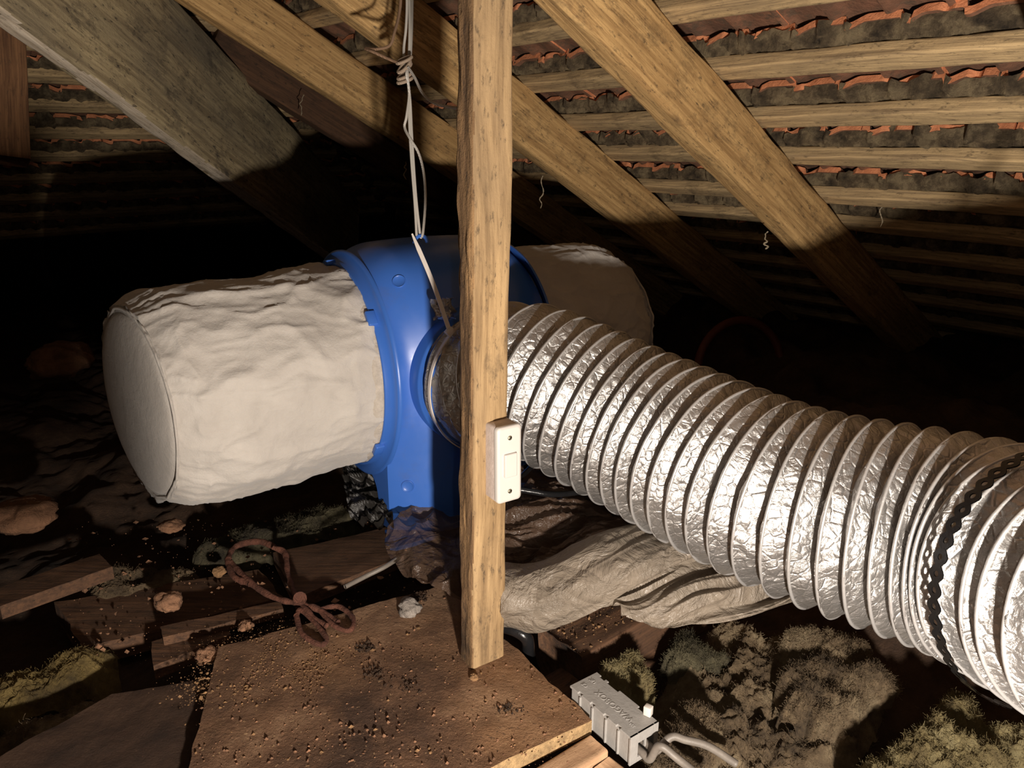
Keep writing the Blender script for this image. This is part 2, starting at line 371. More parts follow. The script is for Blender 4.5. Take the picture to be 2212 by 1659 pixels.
# a felt-dark outer layer so no sky shows through tile gaps
def slab(name, pts, mat):
    V = np.array(pts); n = len(V) // 2
    o = mesh(name, V, [[0, 1, 2, 3], [4, 7, 6, 5], [0, 4, 5, 1], [1, 5, 6, 2], [2, 6, 7, 3], [3, 7, 4, 0]], mat, smooth=False); return struct(o)
DARKW = plain('roof_outside', (.03, .02, .015), .95)
slab('ceiling_outer', [RP(s, t, w_) for w_ in (.68, .70) for s, t in ((-.6, -1.2), (-.6, .95), (2.9, 4.0), (2.9, -1.2))], DARKW)
slab('ceiling_outer_left', [LP(s, t, w_) for w_ in (1.235, 1.255) for s, t in ((.3, -3), (.3, -.28), (3.6, 2.6), (3.6, -3))], DARKW)

names = {4: 'roof batten cut by the top picture edge between the post and the second rafter',
         5: 'pale roof batten reaching the top right corner, above the widest black gap',
         6: 'thick yellowish roof batten, second one below the top right corner',
         7: 'flat pale roof batten under the longest orange tile edges at right',
         8: 'weathered grey roof batten behind the long cobweb thread at right',
         9: 'roof batten just below the row of thin chipped red tiles at right',
         10: 'dim brown roof batten, the last one before the shadow edge at right'}
nth = ['first', 'second', 'third', 'fourth', 'fifth', 'sixth']
for k, s0 in enumerate(S_R):
    if k < 4: continue
    thi = 1.40 + .874 * s0
    timber('roof_batten', RP(s0, -.48, .6145), RP(s0, thi, .6145), N1, .034, .022, WOOD_BATTEN,
           names.get(k) or 'roof batten in the dark, %s below the shadow edge on the right slope' % nth[min(5, k - 11)],
           'batten', 'battens on the right roof slope', seed=k, wane=.001)
for k, s0 in enumerate(S_L):
    if k < 3: continue
    d = {5: 'just above the lit strip left of the hip board', 6: 'uppermost of the three lit ones left of the hip board', 7: 'middle one of the three lit ones left of the hip board', 8: 'lowest of the three lit ones left of the hip board', 3: 'highest one of the left slope', 4: 'second highest one of the left slope'}
    timber('roof_batten', LP(s0, -2.1, 1.172), LP(s0, -.62 + .874 * s0, 1.172), N2, .034, .022, WOOD_BATTEN,
           'left slope roof batten, ' + d.get(k, 'number %s below the lit ones, in the dark' % ['one', 'two', 'three', 'four', 'five', 'six'][min(5, max(0, k - 9))]), 'batten', 'battens on the left roof slope', seed=40 + k, wane=.001)

# ------------------------------------------------------------------ rafters and hip board
def rafter(t0, s0, s1, lab, seed, mat=WOOD, wane=.004, ht=.102, wd=.050):
    return timber('rafter', RP(s0, t0 + .025, .5 + ht / 2), RP(s1, t0 + .025, .5 + ht / 2), N1, wd, ht, mat, lab, 'rafter', 'rafters of the right roof slope', seed=seed, wane=wane, rough=.0014)
rafter(.770, -.35, 2.75, 'thick knotty golden rafter running from top centre to lower right, nearest whole rafter', 1)
rafter(1.216, -.35, 2.75, 'golden rafter passing behind the post and the white cords', 2)
rafter(1.635, .33, 2.75, 'golden rafter that meets the pale hip board at the top left', 3)
rafter(1.93, .52, 2.75, 'short brown rafter in the shade below the others, starting at the hip board', 4, WOOD_DARK)  # dark wood stands in for the shade this rafter lies in
rafter(.235, -.35, 2.75, 'rafter whose yellow edge just shows in the top right corner', 5)
hipd = nrm([.087, .996, -.392]); h0 = np.array([-.71, 1.174, .178]) + O3
hs = nrm(np.cross(hipd, Z)) * -1                      # towards -x
hz = nrm(np.cross(hipd, hs)); hz = hz if hz[2] > 0 else -hz
hc = h0 - nrm([.996, -.087, 0]) * .022 + hz * .135
timber('hip_board', hc - hipd * .75, hc + hipd * 1.75, hz, .044, .27, WOOD_HIP, 'wide pale stained hip board slanting from the top left corner down into the dark', 'beam', seed=12, wane=.003, rough=.0018, side=('bottom', WOOD_PALE))
_a, _b = P(-22, -60, 1.50), P(-4, 345, 1.50)
timber('corner_timber', _b, _a - (_b - _a) * .0, U, .07, .10, WOOD_BROWN,
       'upright brown timber at the far left edge beside the lit battens', 'timber', seed=14)

# ------------------------------------------------------------------ ground between the joists
def ground():
    nx, ny = 520, 420; x = np.linspace(-2.6, 2.6, nx); y = np.linspace(-.3, 3.6, ny); X, Y = np.meshgrid(x, y, indexing='ij')
    q = np.stack([X, Y, X * 0], -1)
    h = -.035 + fbm(q * 7, 4, 50) * .012 + fbm(q * 38, 3, 60) * .004 + np.clip(ridge(q * 16, 2, 70), 0, 2) * .005
    far = sst(.9, 1.5, Y) * sst(-.1, -.6, X); h = h + far * (np.abs(fbm(q * 5, 4, 80)) * .035)
    h = h + .19 * sst(.85, 1.15, X * .766 + Y * .643) * sst(.35, .62, X) * (1 + .25 * fbm(q * 9, 3, 90))  # mound added behind the duct to block light leaking under it
    V = np.stack([X, Y, h], -1).reshape(-1, 3)
    return struct(mesh('floor', V, gridfaces(nx, ny), DIRT))
ground()

# ------------------------------------------------------------------ boards on the joists
def plate(name, pts, ztop, th, mat, label, cat, amp=.0012, seed=0, res=.006, edge_mat=None):
    """irregular flat board: polygon outline (4 corners), top displaced by noise"""
    a, b, c, d = [np.asarray(p, float)[:2] for p in pts]
    nu = max(3, int(max(np.linalg.norm(b - a), np.linalg.norm(c - d)) / res)); nv = max(3, int(max(np.linalg.norm(d - a), np.linalg.norm(c - b)) / res))
    u, v = np.meshgrid(np.linspace(0, 1, nu), np.linspace(0, 1, nv), indexing='ij'); u = u[..., None]; v = v[..., None]
    XY = (a * (1 - u) + b * u) * (1 - v) + (d * (1 - u) + c * u) * v
    q = np.concatenate([XY, XY[..., :1] * 0], -1)
    inn = np.minimum(np.minimum(u, 1 - u), np.minimum(v, 1 - v))[..., 0]
    jit = fbm(q * 40, 3, seed + 4) * .0016 * (inn < .001)
    XY = XY + jit[..., None]
    h = ztop + fbm(q * 30, 4, seed) * amp
    top = np.concatenate([XY, h[..., None]], -1); bot = top.copy(); bot[..., 2] = ztop - th
    per = [(i, 0) for i in range(nu)] + [(nu - 1, j) for j in range(1, nv)] + [(i, nv - 1) for i in range(nu - 2, -1, -1)] + [(0, j) for j in range(nv - 2, 0, -1)]
    mb = MB(); mb.add(top, gridfaces(nu, nv), 0)
    ring = np.array([[top[i, j], bot[i, j]] for i, j in per]); mb.add(ring, gridfaces(len(per), 2, cu=True), 1)
    mb.add(np.array([bot[0, 0], bot[-1, 0], bot[-1, -1], bot[0, -1]]), [[0, 3, 2, 1]], 1)
    o = mb.build(name, [mat, edge_mat or mat], smooth=False)
    o.data.polygons.foreach_set('use_smooth', [m == 0 for m in mb.m]); return tag(o, label, cat)
ZB = .064
bF = G(1280, 1555, ZB); bR = G(1090, 1403, ZB); bB = G(960, 1262, ZB)
back = bR + (bB - bR) * 1.0
uu = np.array([U[0], U[1], 0])
EDGE = plain('chipboard_edge', (.50, .33, .16), .9, .003, sc=120, var=.5)
plate('loft_board', [bF, G(960, 1262, ZB), G(470, 1400, ZB), G(330, 2000, ZB)], ZB, .018, BOARD, 'dusty brown chipboard under the foot of the post', 'board', edge_mat=EDGE, amp=.0016, seed=2)
plate('loft_board', [G(560, 1441, ZB - .012), G(240, 1497, ZB - .012), G(-160, 1720, ZB - .012), G(300, 2050, ZB - .012)], ZB - .014, .018, BOARD_SHADED, 'dusty board with shade in its colour at the bottom left corner, lower than the main one', 'board', amp=.0014, seed=5)
plate('floor_plank', [G(640, 1292, .045), G(872, 1200, .045), G(850, 1135, .045), G(590, 1195, .045)], .045, .02, WOOD_DARK, 'dark flat plank on the floor left of the brown crumpled plastic', 'plank', seed=7)
plate('floor_plank', [G(330, 1440, .04), G(500, 1370, .04), G(480, 1335, .04), G(330, 1385, .04)], .04, .02, WOOD_DARK, 'short dark plank offcut beside the yellow wool at lower left', 'plank', seed=8)
plate('floor_plank', [G(350, 1378, .052), G(610, 1318, .052), G(605, 1298, .052), G(345, 1355, .052)], .052, .012, WOOD_DARK, 'long thin dark lath leading to the rusty tool', 'plank', seed=9)
plate('floor_plank', [G(180, 1400, .02), G(610, 1290, .02), G(560, 1230, .02), G(120, 1300, .02)], .02, .03, WOOD_DARK, 'broad near-black board between the two patches of wool at left', 'plank', seed=10)
plate('floor_plank', [G(0, 1310, .06), G(240, 1225, .06), G(215, 1195, .06), G(-20, 1275, .06)], .06, .02, WOOD_DARK, 'reddish brown plank edge at the far left, half way down', 'plank', seed=11)
# joist right of the post
j0 = G(1210, 1385, .058); j1 = j0 + uu * .75
timber('joist', j0 + Z * -.045, j1 + Z * -.045, Z, .082, .09, WOOD_DARK, 'dark dusty ceiling joist with orange worn end right of the foot of the post', 'joist', seed=31, wane=.006, rough=.003)
j2 = G(1215, 1470, .03) - uu * .4
timber('joist', j2 + Z * -.055 + B * .01, j2 + uu * .46 + Z * -.055 + B * .01, Z, .05, .09, WOOD_DARK, 'dark joist under the right corner of the chipboard', 'joist', seed=32, wane=.004)
# hatch lining
hz_ = .05
hcn = G(1272, 1592, hz_); dA = nrm(G(1160, 1659, hz_) - hcn); dB = nrm(G(1362, 1659, hz_) - hcn)
timber('wooden_strip', hcn + dA * -.0 + dB * .014 + Z * -.03, hcn + dA * .30 + dB * .014 + Z * -.03, Z, .028, .06, WOOD_HATCH, 'pale wooden hatch frame piece running to the lower left', 'frame', 'hatch frame pieces', seed=33, rough=.0006)
timber('wooden_strip', hcn + dB * .03 + dA * .012 + Z * -.034, hcn + dB * .30 + dA * .012 + Z * -.034, Z, .026, .06, WOOD_HATCH, 'pale wooden hatch frame piece running to the lower right', 'frame', 'hatch frame pieces', seed=34, rough=.0006)

# ------------------------------------------------------------------ post
pf = G(1019, 1447, ZB); PAZ = math.radians(33)
pn = np.array([math.sin(PAZ), -math.cos(PAZ), 0]); px_ = np.array([math.cos(PAZ), math.sin(PAZ), 0])   # front normal, along the front face
PW, PD = .0465, .030
pc = pf + px_ * PW / 2 - pn * PD / 2
top = pc.copy(); top[2] = CZ + .40; lean = np.array([.017, 0, 0])
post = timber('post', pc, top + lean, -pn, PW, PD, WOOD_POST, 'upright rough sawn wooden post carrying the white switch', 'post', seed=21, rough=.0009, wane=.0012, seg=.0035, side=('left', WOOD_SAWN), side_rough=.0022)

# ------------------------------------------------------------------ switch on the post
def switch():
    ctr = P(1077, 989, .845)
    # put the back on the post front plane
    dd = np.dot(ctr - pf, pn); face = .0275
    ctr = ctr + pn * (face - dd)
    e = empty('light_switch', ctr - pn * face, 'narrow white light switch with one rocker screwed to the wooden post', 'switch')
    hw, hh = .0150, .0435
    def rbox(name, c, hx, hz_, d, rad, mat, par, bev=.0012, bow=0):
        seg = 8; pts = []
        for (cx, cz, a0) in ((hx - rad, hz_ - rad, 0), (-hx + rad, hz_ - rad, 90), (-hx + rad, -hz_ + rad, 180), (hx - rad, -hz_ + rad, 270)):
            for k in range(seg + 1):
                a = math.radians(a0 + 90 * k / seg); pts.append((cx + rad * math.cos(a), cz + rad * math.sin(a)))
        pts = np.array(pts); n = len(pts); V = []
        lev = [(0, 1.0), (d - bev, 1.0), (d - bev * .3, 1 - bev * .4 / hx), (d, 1 - bev * 1.4 / hx)]
        for dd_, sc in lev:
            q = pts * np.array([sc, 1 - (1 - sc) * hx / hz_]); V.append(c + px_ * q[:, :1] + Z * q[:, 1:] + pn * (dd_ + bow * (q[:, 1:] / hz_) ** 2 * (dd_ > d * .5)))
        Fc = gridfaces(len(lev), n, cv=True)[:, ::-1].tolist(); 
        mb = MB(); mb.add(np.vstack(V), Fc)
        # cap as fan of strips
        capc = c + pn * (d); ring = V[-1]; k = 5; rows = [ring * (1 - t) + (c + px_ * 0 + pn * (d + bow * 0) + (ring - c - pn * d) * 0) * t for t in np.linspace(0, 1, k)]
        mb.add(np.vstack(rows), gridfaces(k, n, cv=True)[:, ::-1])
        return attach(mb.build(name, mat), par)
    rbox('back_box', ctr - pn * face, hw, hh, face - .006, .003, SWITCH_SIDE, e)
    rbox('face_plate', ctr - pn * .0062, hw + .0006, hh + .0006, .0062, .0045, WHITEP, e, .0022)
    rk = rbox('rocker', ctr - pn * .001, .0078, .0135, .0042, .0012, WHITEP, e, .0008)
    for dz in (.031, -.031):
        c = ctr + Z * dz; a = np.linspace(0, 2 * math.pi, 20, endpoint=False)
        mb = MB(); r0 = .0026
        rings = [c + (px_ * np.cos(a)[:, None] + Z * np.sin(a)[:, None]) * r + pn * h for r, h in ((r0, -.001), (r0, .0006), (r0 * .8, .0010), (.0001, .0011))]
        mb.add(np.vstack(rings), gridfaces(4, 20, cv=True)[:, ::-1])
        s = attach(mb.build('screw', BRASS), e)
        mb = MB(); mb.box(c + pn * .0011, .0023, .0004, .0003, px_ * .8 + Z * .6, -px_ * .6 + Z * .8, pn); g = attach(mb.build('slot', BLACKP), e)
        g.parent = s; g.matrix_parent_inverse = Matrix.Translation(e.location).inverted() if False else s.matrix_world.inverted()
        g.matrix_parent_inverse = Matrix.Identity(4); 
    return e
switch()
bpy.context.view_layer.update()

# ------------------------------------------------------------------ the ventilation unit
UA = math.radians(57); A = np.array([math.sin(UA), math.cos(UA), 0]); Fv = np.array([math.cos(UA), -math.sin(UA), 0])
RC = np.array([-.251, 1.154, -.331]) + O3; BW = .27
def UPt(a, f, z): return RC + A * a + Fv * f + Z * z
unit = empty('ventilation_unit', UPt(BW / 2, .12, -.235), 'blue plastic loft ventilation unit hanging on white cords behind the post', 'ventilation unit')
def outline():
    key = [(.165, -.238), (.166, -.12), (.166, -.02), (.160, .055), (.138, .120), (.098, .163), (.04, .183), (-.03, .185), (-.09, .165), (-.14, .11), (-.165, .03), (-.160, -.05), (-.125, -.115), (-.07, -.155), (-.01, -.168), (.045, -.168), (.082, -.178), (.101, -.205), (.105, -.238)]
    p = spline(key, 240); bot = np.linspace(key[-1], key[0], 24)[1:-1]; return np.vstack([p, bot])
def body():
    o = outline(); n = len(o); rr = np.linalg.norm(o, axis=1)
    circ = o / rr[:, None] * .160
    legm = sst(-.06, -.16, o[:, 1]) * sst(.02, .08, o[:, 0])           # leg keeps its shape
    V = []
    for a in np.concatenate([np.linspace(0, .09, 26), np.linspace(.10, BW - .10, 12), np.linspace(BW - .09, BW, 26)]):
        e = min(a, BW - a); tt = math.sin(min(1, e / .055) * math.pi / 2) ** .8 if e < .055 else 1
        full = o.copy()
        bul = .046 * (1 - min(1, e / .105)) ** 2.2                     # rounded vertical front corners
        full[:, 0] -= bul * sst(.05, .16, o[:, 0])
        tp = .010 * (1 - math.cos((a / BW - .5) * 2 * 1.2)); full[:, 1] -= tp * sst(.05, .18, o[:, 1])
        m = (circ * (1 - tt) + full * tt); m = m * (1 - legm[:, None]) + full * legm[:, None]
        V.append([UPt(a, f, z) for f, z in m])
    V = np.array(V); k = len(V); Fc = gridfaces(k, n, cv=True)[:, ::-1].tolist(); mb = MB(); mb.add(V, Fc)
    mb.add(V[0], [list(range(n))]); mb.add(V[-1], [list(range(n))[::-1]])
    return mb.build('housing', BLUE)
hs_ = attach(body(), unit)
def revolve(profile, cen, ax, e1, e2, seg=128, mb=None, a0=0, a1=2 * math.pi):
    """profile list of (axial, radius)"""
    cl = abs(a1 - a0 - 2 * math.pi) < 1e-6; a = np.linspace(a0, a1, seg, endpoint=not cl); mb = mb or MB()
    V = np.array([[cen + ax * x + (e1 * math.cos(t) + e2 * math.sin(t)) * r for t in a] for x, r in profile])
    mb.add(V, gridfaces(len(profile), seg, cv=cl)); return mb
# ring flange round each filter, raised step disc, notch
for side, cen, ax in ((0, RC, -A), (1, RC + A * BW, A)):
    mb = revolve([(0, .176), (.004, .176), (.006, .172), (.007, .158), (.016, .1575), (.0175, .155), (.0165, .1525), (.0, .152)], cen - ax * .004, ax, Fv, Z)
    attach(mb.build('filter_ring', BLUE), unit)
mb = revolve([(-.002, .190), (-.010, .186), (-.016, .175)], RC + A * .010, A * -1, Fv, Z, 120, None, math.radians(-52), math.radians(125))
# ribs / clips on the ring
for ang, ln in ((38, .022), (-38, .022), (100, .02)):
    mb = MB(); t = math.radians(ang); d = Fv * math.cos(t) + Z * math.sin(t); q = -Fv * math.sin(t) + Z * math.cos(t)
    mb.box(RC - A * .014 + d * .158, .007, .004, ln / 2, A, d, q); attach(mb.build('clip', BLUE, bevel=.0015), unit)
# feet with slots
def foot(a_c, parent):
    mb = MB(); out = []
    c = UPt(a_c, .150, -.238)
    pl = [(-.030, -.034), (-.030, -.018), (-.040, -.010), (-.044, -.002), (-.040, .004), (-.012, .002), (-.010, .007), (-.040, .010), (-.044, .016), (-.038, .024), (-.01, .026), (.03, .024), (.03, -.034)]
    sg = -1 if a_c > .1 else 1
    top = [c + A * x * sg + Fv * y + Z * .004 for x, y in pl]; bo = [p - Z * .007 for p in top]; n = len(pl)
    mb.add(np.array(top + bo), [list(range(n)), list(range(n, 2 * n))[::-1]] + [[i, i + n, (i + 1) % n + n, (i + 1) % n] for i in range(n)])
    return attach(mb.build('foot', BLUE, bevel=.001, smooth=False), unit)
foot(.022, unit); foot(BW - .022, unit)
# round moulded dimples on the front corner
def disc(c, nn, r, depth, mat, name, par):
    e1 = nrm(np.cross(nn, Z)); e2 = np.cross(nn, e1); mb = revolve([(-.001, r * 1.15), (.0012, r * 1.12), (.0016, r * 1.04), (.0008, r * .98), (.0002, r * .9), (.0004, .0001)], c, nn, e1, e2, 28); return attach(mb.build(name, mat), par)
# spigot, on the front
SC = UPt(BW / 2, .166, .0)
mb = revolve([(-.03, .1055), (.004, .1055), (.008, .1045), (.010, .1005), (.04, .101), (.04, .097)], SC, Fv, A, Z, 96)
attach(mb.build('spigot', BLUE), unit)
# hanging eye on top
eye = P(909, 520, 1.08)
mb = MB(); mb.tube([eye + A * .010 * math.cos(t) + Z * (.010 * math.sin(t) - .003) for t in np.linspace(0, math.pi, 14)], .0028, 8); attach(mb.build('hanging_eye', BLUE), unit)

# ------------------------------------------------------------------ filter bags
def bag(name, prof, label, seed, hem_sign):
    """prof: (centre, azimuth deg, radius, wrinkle) along the bag from ring to cap, last few = cap"""
    n = 150; k = np.array([[*c, az, r] for c, az, r in prof]); s = spline(k, n); m = 300
    a = np.linspace(0, 2 * math.pi, m, endpoint=False); V = np.zeros((n, m, 3)); UVq = np.zeros((n, m, 3))
    cum = np.concatenate([[0], np.cumsum(np.linalg.norm(np.diff(s[:, :3], axis=0), axis=1))])
    for i in range(n):
        az = math.radians(s[i, 3]); f = np.array([math.cos(az), -math.sin(az), 0]); r = max(s[i, 4], .0005)
        sag = 1 + .03 * np.clip(-np.sin(a), 0, 1) ** 3
        V[i] = s[i, :3] + (f * np.cos(a)[:, None] + Z * np.sin(a)[:, None]) * (r * sag)[:, None]
        UVq[i] = np.stack([np.full(m, cum[i]), np.cos(a) * .14, np.sin(a) * .14], 1)
    d = nrm(prof[-1][0] - prof[0][0]); cen = s[:, None, :3] - d * .03; nv = V - cen; nv /= np.linalg.norm(nv, axis=2)[..., None] + 1e-9
    q = UVq.reshape(-1, 3); qd = q + .012 * np.stack([vn(q * 22, seed + 61), vn(q * 22, seed + 62), vn(q * 22, seed + 63)], 1)
    rr_ = lambda p, sd: (1 - np.abs(vn(p, sd)) * 2)
    qw = V.reshape(-1, 3); cap = sst(.60, .66, np.repeat(np.linspace(0, 1, n), m)); q = q * (1 - cap[:, None]) + qw * cap[:, None] * np.array([.5, .5, .5]); qd = q + .012 * np.stack([vn(q * 22, seed + 61), vn(q * 22, seed + 62), vn(q * 22, seed + 63)], 1)
    wr = np.clip(rr_(qd * np.array([5, 13, 13]) + 2, seed + 15), 0, 1) ** 1.5 * .0065 + np.clip(rr_(qd * np.array([13, 30, 30]), seed), 0, 1) ** 2 * .0048 + np.clip(rr_(qd * np.array([34, 60, 60]) + 3, seed + 5), 0, 1) ** 2 * .0024 + np.clip(rr_(qd * np.array([70, 95, 95]) + 5, seed + 6), 0, 1) ** 2 * .0010 + fbm(q * 9, 2, seed + 9) * .0045
    fade = sst(0, .02, q[:, 0]) * .9 + .1; V = (V.reshape(-1, 3) + nv.reshape(-1, 3) * (wr * fade)[:, None])
    Fc = gridfaces(n, m, cv=True); Fc = Fc if hem_sign < 0 else Fc[:, ::-1]
    e = empty(name, V[:, :].mean(axis=0) * np.array([1, 1, 0]) + np.array([0, 0, V[:, 2].min()]), label, 'air filter', 'filter bags of the blue unit')
    attach(mesh('fabric', V, Fc, FELT), e)
    return e, V.reshape(n, m, 3), s
c1 = np.array([-.506, .985, -.338]) + O3
def az_(d): t = math.radians(d); return np.array([math.sin(t), math.cos(t), 0])
L_prof = [(RC + A * .004, 57, .150), (RC - A * .03, 57, .149), (RC - A * .09, 56, .147), (RC * .5 + c1 * .5 + Z * .002, 53, .147), (c1 + az_(48) * .06, 49, .146), (c1 + az_(47) * .032, 47, .141), (c1 + az_(46) * .010, 46, .130), (c1, 46, .1235),
          (c1 - az_(46) * .006, 46, .114), (c1 - az_(46) * .013, 46, .085), (c1 - az_(46) * .017, 46, .045), (c1 - az_(46) * .018, 46, .0)]
bl_, VL, _ = bag('filter_bag', L_prof, 'large white felt filter bag on the left end of the blue unit', 100, -1)
# stitched seam round the cap, rolled hem at the ring
def ringtube(V, idx, r, name, mat, par, off=.0):
    p = V[idx]; c = p.mean(axis=0); p = p + (p - c) / np.linalg.norm(p - c, axis=1)[:, None] * off
    p = np.vstack([p, p[:1]]); mb = MB(); mb.tube(p, r, 8, cap=False); return attach(mb.build(name, mat), par)
def seam_index(s_len, n, frac): return int(frac * (n - 1))
ringtube(VL, seam_index(None, 150, 7 / 11), .0018, 'seam', FELT, bl_, .0010)
def hem(cen, ax, par):
    seg = 240; a = np.linspace(0, 2 * math.pi, seg, endpoint=False); pr = [(.0, .149), (.004, .1525), (.010, .1535), (.017, .1520), (.021, .1485), (.022, .146)]
    V = np.zeros((len(pr), seg, 3))
    for i, (x, r) in enumerate(pr):
        nz = vn(np.stack([np.cos(a) * 5, np.sin(a) * 5, a * 0 + i * .3], 1), 77) * .0016
        V[i] = cen + ax * (x + nz)[:, None] + (Fv * np.cos(a)[:, None] + Z * np.sin(a)[:, None]) * (r + nz)[:, None]
    return attach(mesh('hem', V.reshape(-1, 3), gridfaces(len(pr), seg, cv=True), FELT_EDGE), par)
hem(RC - A * .006, -A, bl_)
rc2 = RC + A * BW; c2 = rc2 + A * .235
R_prof = [(rc2 - A * .004, 57, .150), (rc2 + A * .04, 57, .150), (rc2 + A * .1, 57, .150), (rc2 + A * .15, 57, .149), (c2 - A * .06, 57, .148), (c2 - A * .03, 57, .143), (c2 - A * .008, 57, .132), (c2, 57, .125),
          (c2 + A * .006, 57, .115), (c2 + A * .011, 57, .08), (c2 + A * .013, 57, .04), (c2 + A * .014, 57, .0)]
br_, VR, _ = bag('filter_bag', R_prof, 'shaded white filter bag behind the post, on the right end of the blue unit', 130, 1)
ringtube(VR, seam_index(None, 150, 7 / 11), .0018, 'seam', FELT, br_, .0010)
hem(rc2 + A * .006, A, br_)

# ------------------------------------------------------------------ foil duct
def duct():
    ctr = [SC + Fv * .012, SC + Fv * .05 + Z * .004, P(1150, 822, 1.05), P(1406, 943, .955), P(1705, 1078, .828), P(2075, 1175, .712), P(2300, 1262, .62), P(2620, 1400, .51), P(2620, 1400, .51) + (P(2620, 1400, .51) - P(2300, 1262, .62)) + np.array([.06, .02, .0])]
    pth = spline(ctr, 2700); cum = np.concatenate([[0], np.cumsum(np.linalg.norm(np.diff(pth, axis=0), axis=1))]); L = cum[-1]
    pitch = .0255; ns = int(L / pitch * 22); sv = np.linspace(0, L, ns); p = np.stack([np.interp(sv, cum, pth[:, i]) for i in range(3)], 1)
    t, nn, bb = frames(p); m = 420; a = np.linspace(0, 2 * math.pi, m, endpoint=False)
    S, Aa = np.meshgrid(sv, a, indexing='ij')
    qa = np.stack([np.cos(Aa), np.sin(Aa), S * 0], -1)
    ph = S / pitch + Aa / (2 * math.pi)                        # helix
    wob = vn(np.stack([np.cos(Aa) * 1.6, np.sin(Aa) * 1.6, S * 9], -1), 7) * .10
    fr = (ph + wob * .6) % 1.0; kk = np.floor(ph + wob * .6)
    foldpos = .70 + .20 * vn(np.stack([np.cos(Aa) * 2.5 + kk * .7, np.sin(Aa) * 2.5, kk * 1.37], -1), 9)
    up = np.where(fr < foldpos, fr / foldpos, (1 - fr) / (1 - foldpos))      # 0 at the wire, 1 in the fold
    depth = .0125 + .0045 * vn(np.stack([np.cos(Aa) * 2 + 4, np.sin(Aa) * 2, kk * .9], -1), 13)
    foldpos = np.clip(foldpos, .35, .9); up = np.where(fr < foldpos, fr / foldpos, (1 - fr) / (1 - foldpos)); fold = up ** 1.55 * depth * 1.15
    wire = np.exp(-((np.minimum(fr, 1 - fr)) / .055) ** 2) * .0022
    q = np.stack([np.cos(Aa) * .10, np.sin(Aa) * .10, S], -1)
    qd = q + .006 * np.stack([vn(q * 60, 31), vn(q * 60, 32), vn(q * 60, 33)], -1)
    amp = sst(.08, .3, np.minimum(fr, 1 - fr) + .05)
    cr = (np.abs(vn(qd * 62, 41)) * -.0024 + np.abs(vn(qd * 130 + 7, 42)) * -.0011 + vn(qd * 30, 43) * .0016) * amp
    nearend = 1 - sst(.025, .085, S); base = .1035 - nearend * .001
    Rr = base - fold * (1 - nearend * .55) + wire + cr
    Rr = Rr + .0025 * vn(np.stack([np.cos(Aa) * 1.2, np.sin(Aa) * 1.2, S * 6], -1), 51)
    V = p[:, None] + Rr[..., None] * (np.cos(Aa)[..., None] * nn[:, None] + np.sin(Aa)[..., None] * bb[:, None])
    V = V + t[:, None] * (vn(q * 40 + 5, 55) * .0022)[..., None]
    Fc = gridfaces(ns, m, cv=True)
    e = empty('flexible_duct', p[ns // 2] - Z * .105, 'ribbed silver foil ventilation duct running from the blue unit to the right', 'duct')
    attach(mesh('foil_sleeve', V.reshape(-1, 3), Fc, FOIL), e)
    # spring wire showing under the foil as a smooth round ridge
    tt = np.arange(0.055, L, .0012); turns = []
    N = int(L / pitch * 90); u_ = np.linspace(.06, L - .01, N)
    aw = -(u_ / pitch) * 2 * math.pi
    pw = np.stack([np.interp(u_, cum, pth[:, i]) for i in range(3)], 1); nw = np.stack([np.interp(u_, sv, nn[:, i]) for i in range(3)], 1); bw = np.stack([np.interp(u_, sv, bb[:, i]) for i in range(3)], 1)
    wobw = vn(np.stack([np.cos(aw) * 1.6, np.sin(aw) * 1.6, u_ * 9], -1), 7) * .10 * .6
    # solve phase so wire sits on the ridge
    aw2 = -(u_ / pitch + wobw) * 2 * math.pi
    rw = .1043 + .0025 * vn(np.stack([np.cos(aw2) * 1.2, np.sin(aw2) * 1.2, u_ * 6], -1), 51)
    W = pw + rw[:, None] * (np.cos(aw2)[:, None] * nw + np.sin(aw2)[:, None] * bw)
    mb = MB(); mb.tube(W, .0017, 7); attach(mb.build('wire_ridge', FWIRE), e)
    # puckered foil collar and scrap of foil tape
    return e, cum, pth, sv, p, t, nn, bb
duct_e, dcum, dpth, dsv, dp, dt, dn_, db_ = duct()
def dframe(s):
    f = lambda M: np.array([np.interp(s, dsv, M[:, i]) for i in range(3)]); return f(dp), nrm(f(dt)), nrm(f(dn_)), nrm(f(db_))
# foil tape flap on the collar
def flap():
    c = P(955, 668, 1.065); nu, nv = 24, 20; u, v = np.meshgrid(np.linspace(-1, 1, nu), np.linspace(0, 1, nv), indexing='ij')
    q = np.stack([u, v, u * 0], -1); V = c + A * (u * .016)[..., None] + Z * (v * .030 - .014)[..., None] + Fv * (ridge(q * 2.6, 3, 5) * .009)[..., None]
    return attach(mesh('tape_flap', V.reshape(-1, 3), gridfaces(nu, nv), FOIL), duct_e)
flap()

# ------------------------------------------------------------------ cable tie round the spigot
def ribbon(path, wid, th, nrmv, mb=None):
    mb = mb or MB(); p = np.asarray(path, float); t = np.gradient(p, axis=0); t /= np.linalg.norm(t, axis=1)[:, None]
    nv = np.asarray(nrmv, float); nv = np.broadcast_to(nv, p.shape); nv = nv - t * (nv * t).sum(1)[:, None]; nv = nv / np.linalg.norm(nv, axis=1)[:, None]
    sd = np.cross(t, nv); w_ = np.broadcast_to(np.asarray(wid), (len(p),))[:, None]
    V = np.stack([p + sd * w_ / 2 + nv * th / 2, p - sd * w_ / 2 + nv * th / 2, p - sd * w_ / 2 - nv * th / 2, p + sd * w_ / 2 - nv * th / 2], 1)
    mb.add(V, gridfaces(len(p), 4, cv=True).tolist() + [[3, 2, 1, 0], [4 * len(p) - 4 + k for k in range(4)]]); return mb
s_t = .034
c0, t0, n0, b0 = dframe(s_t); a = np.linspace(0, 2 * math.pi, 160)
rt = .1068
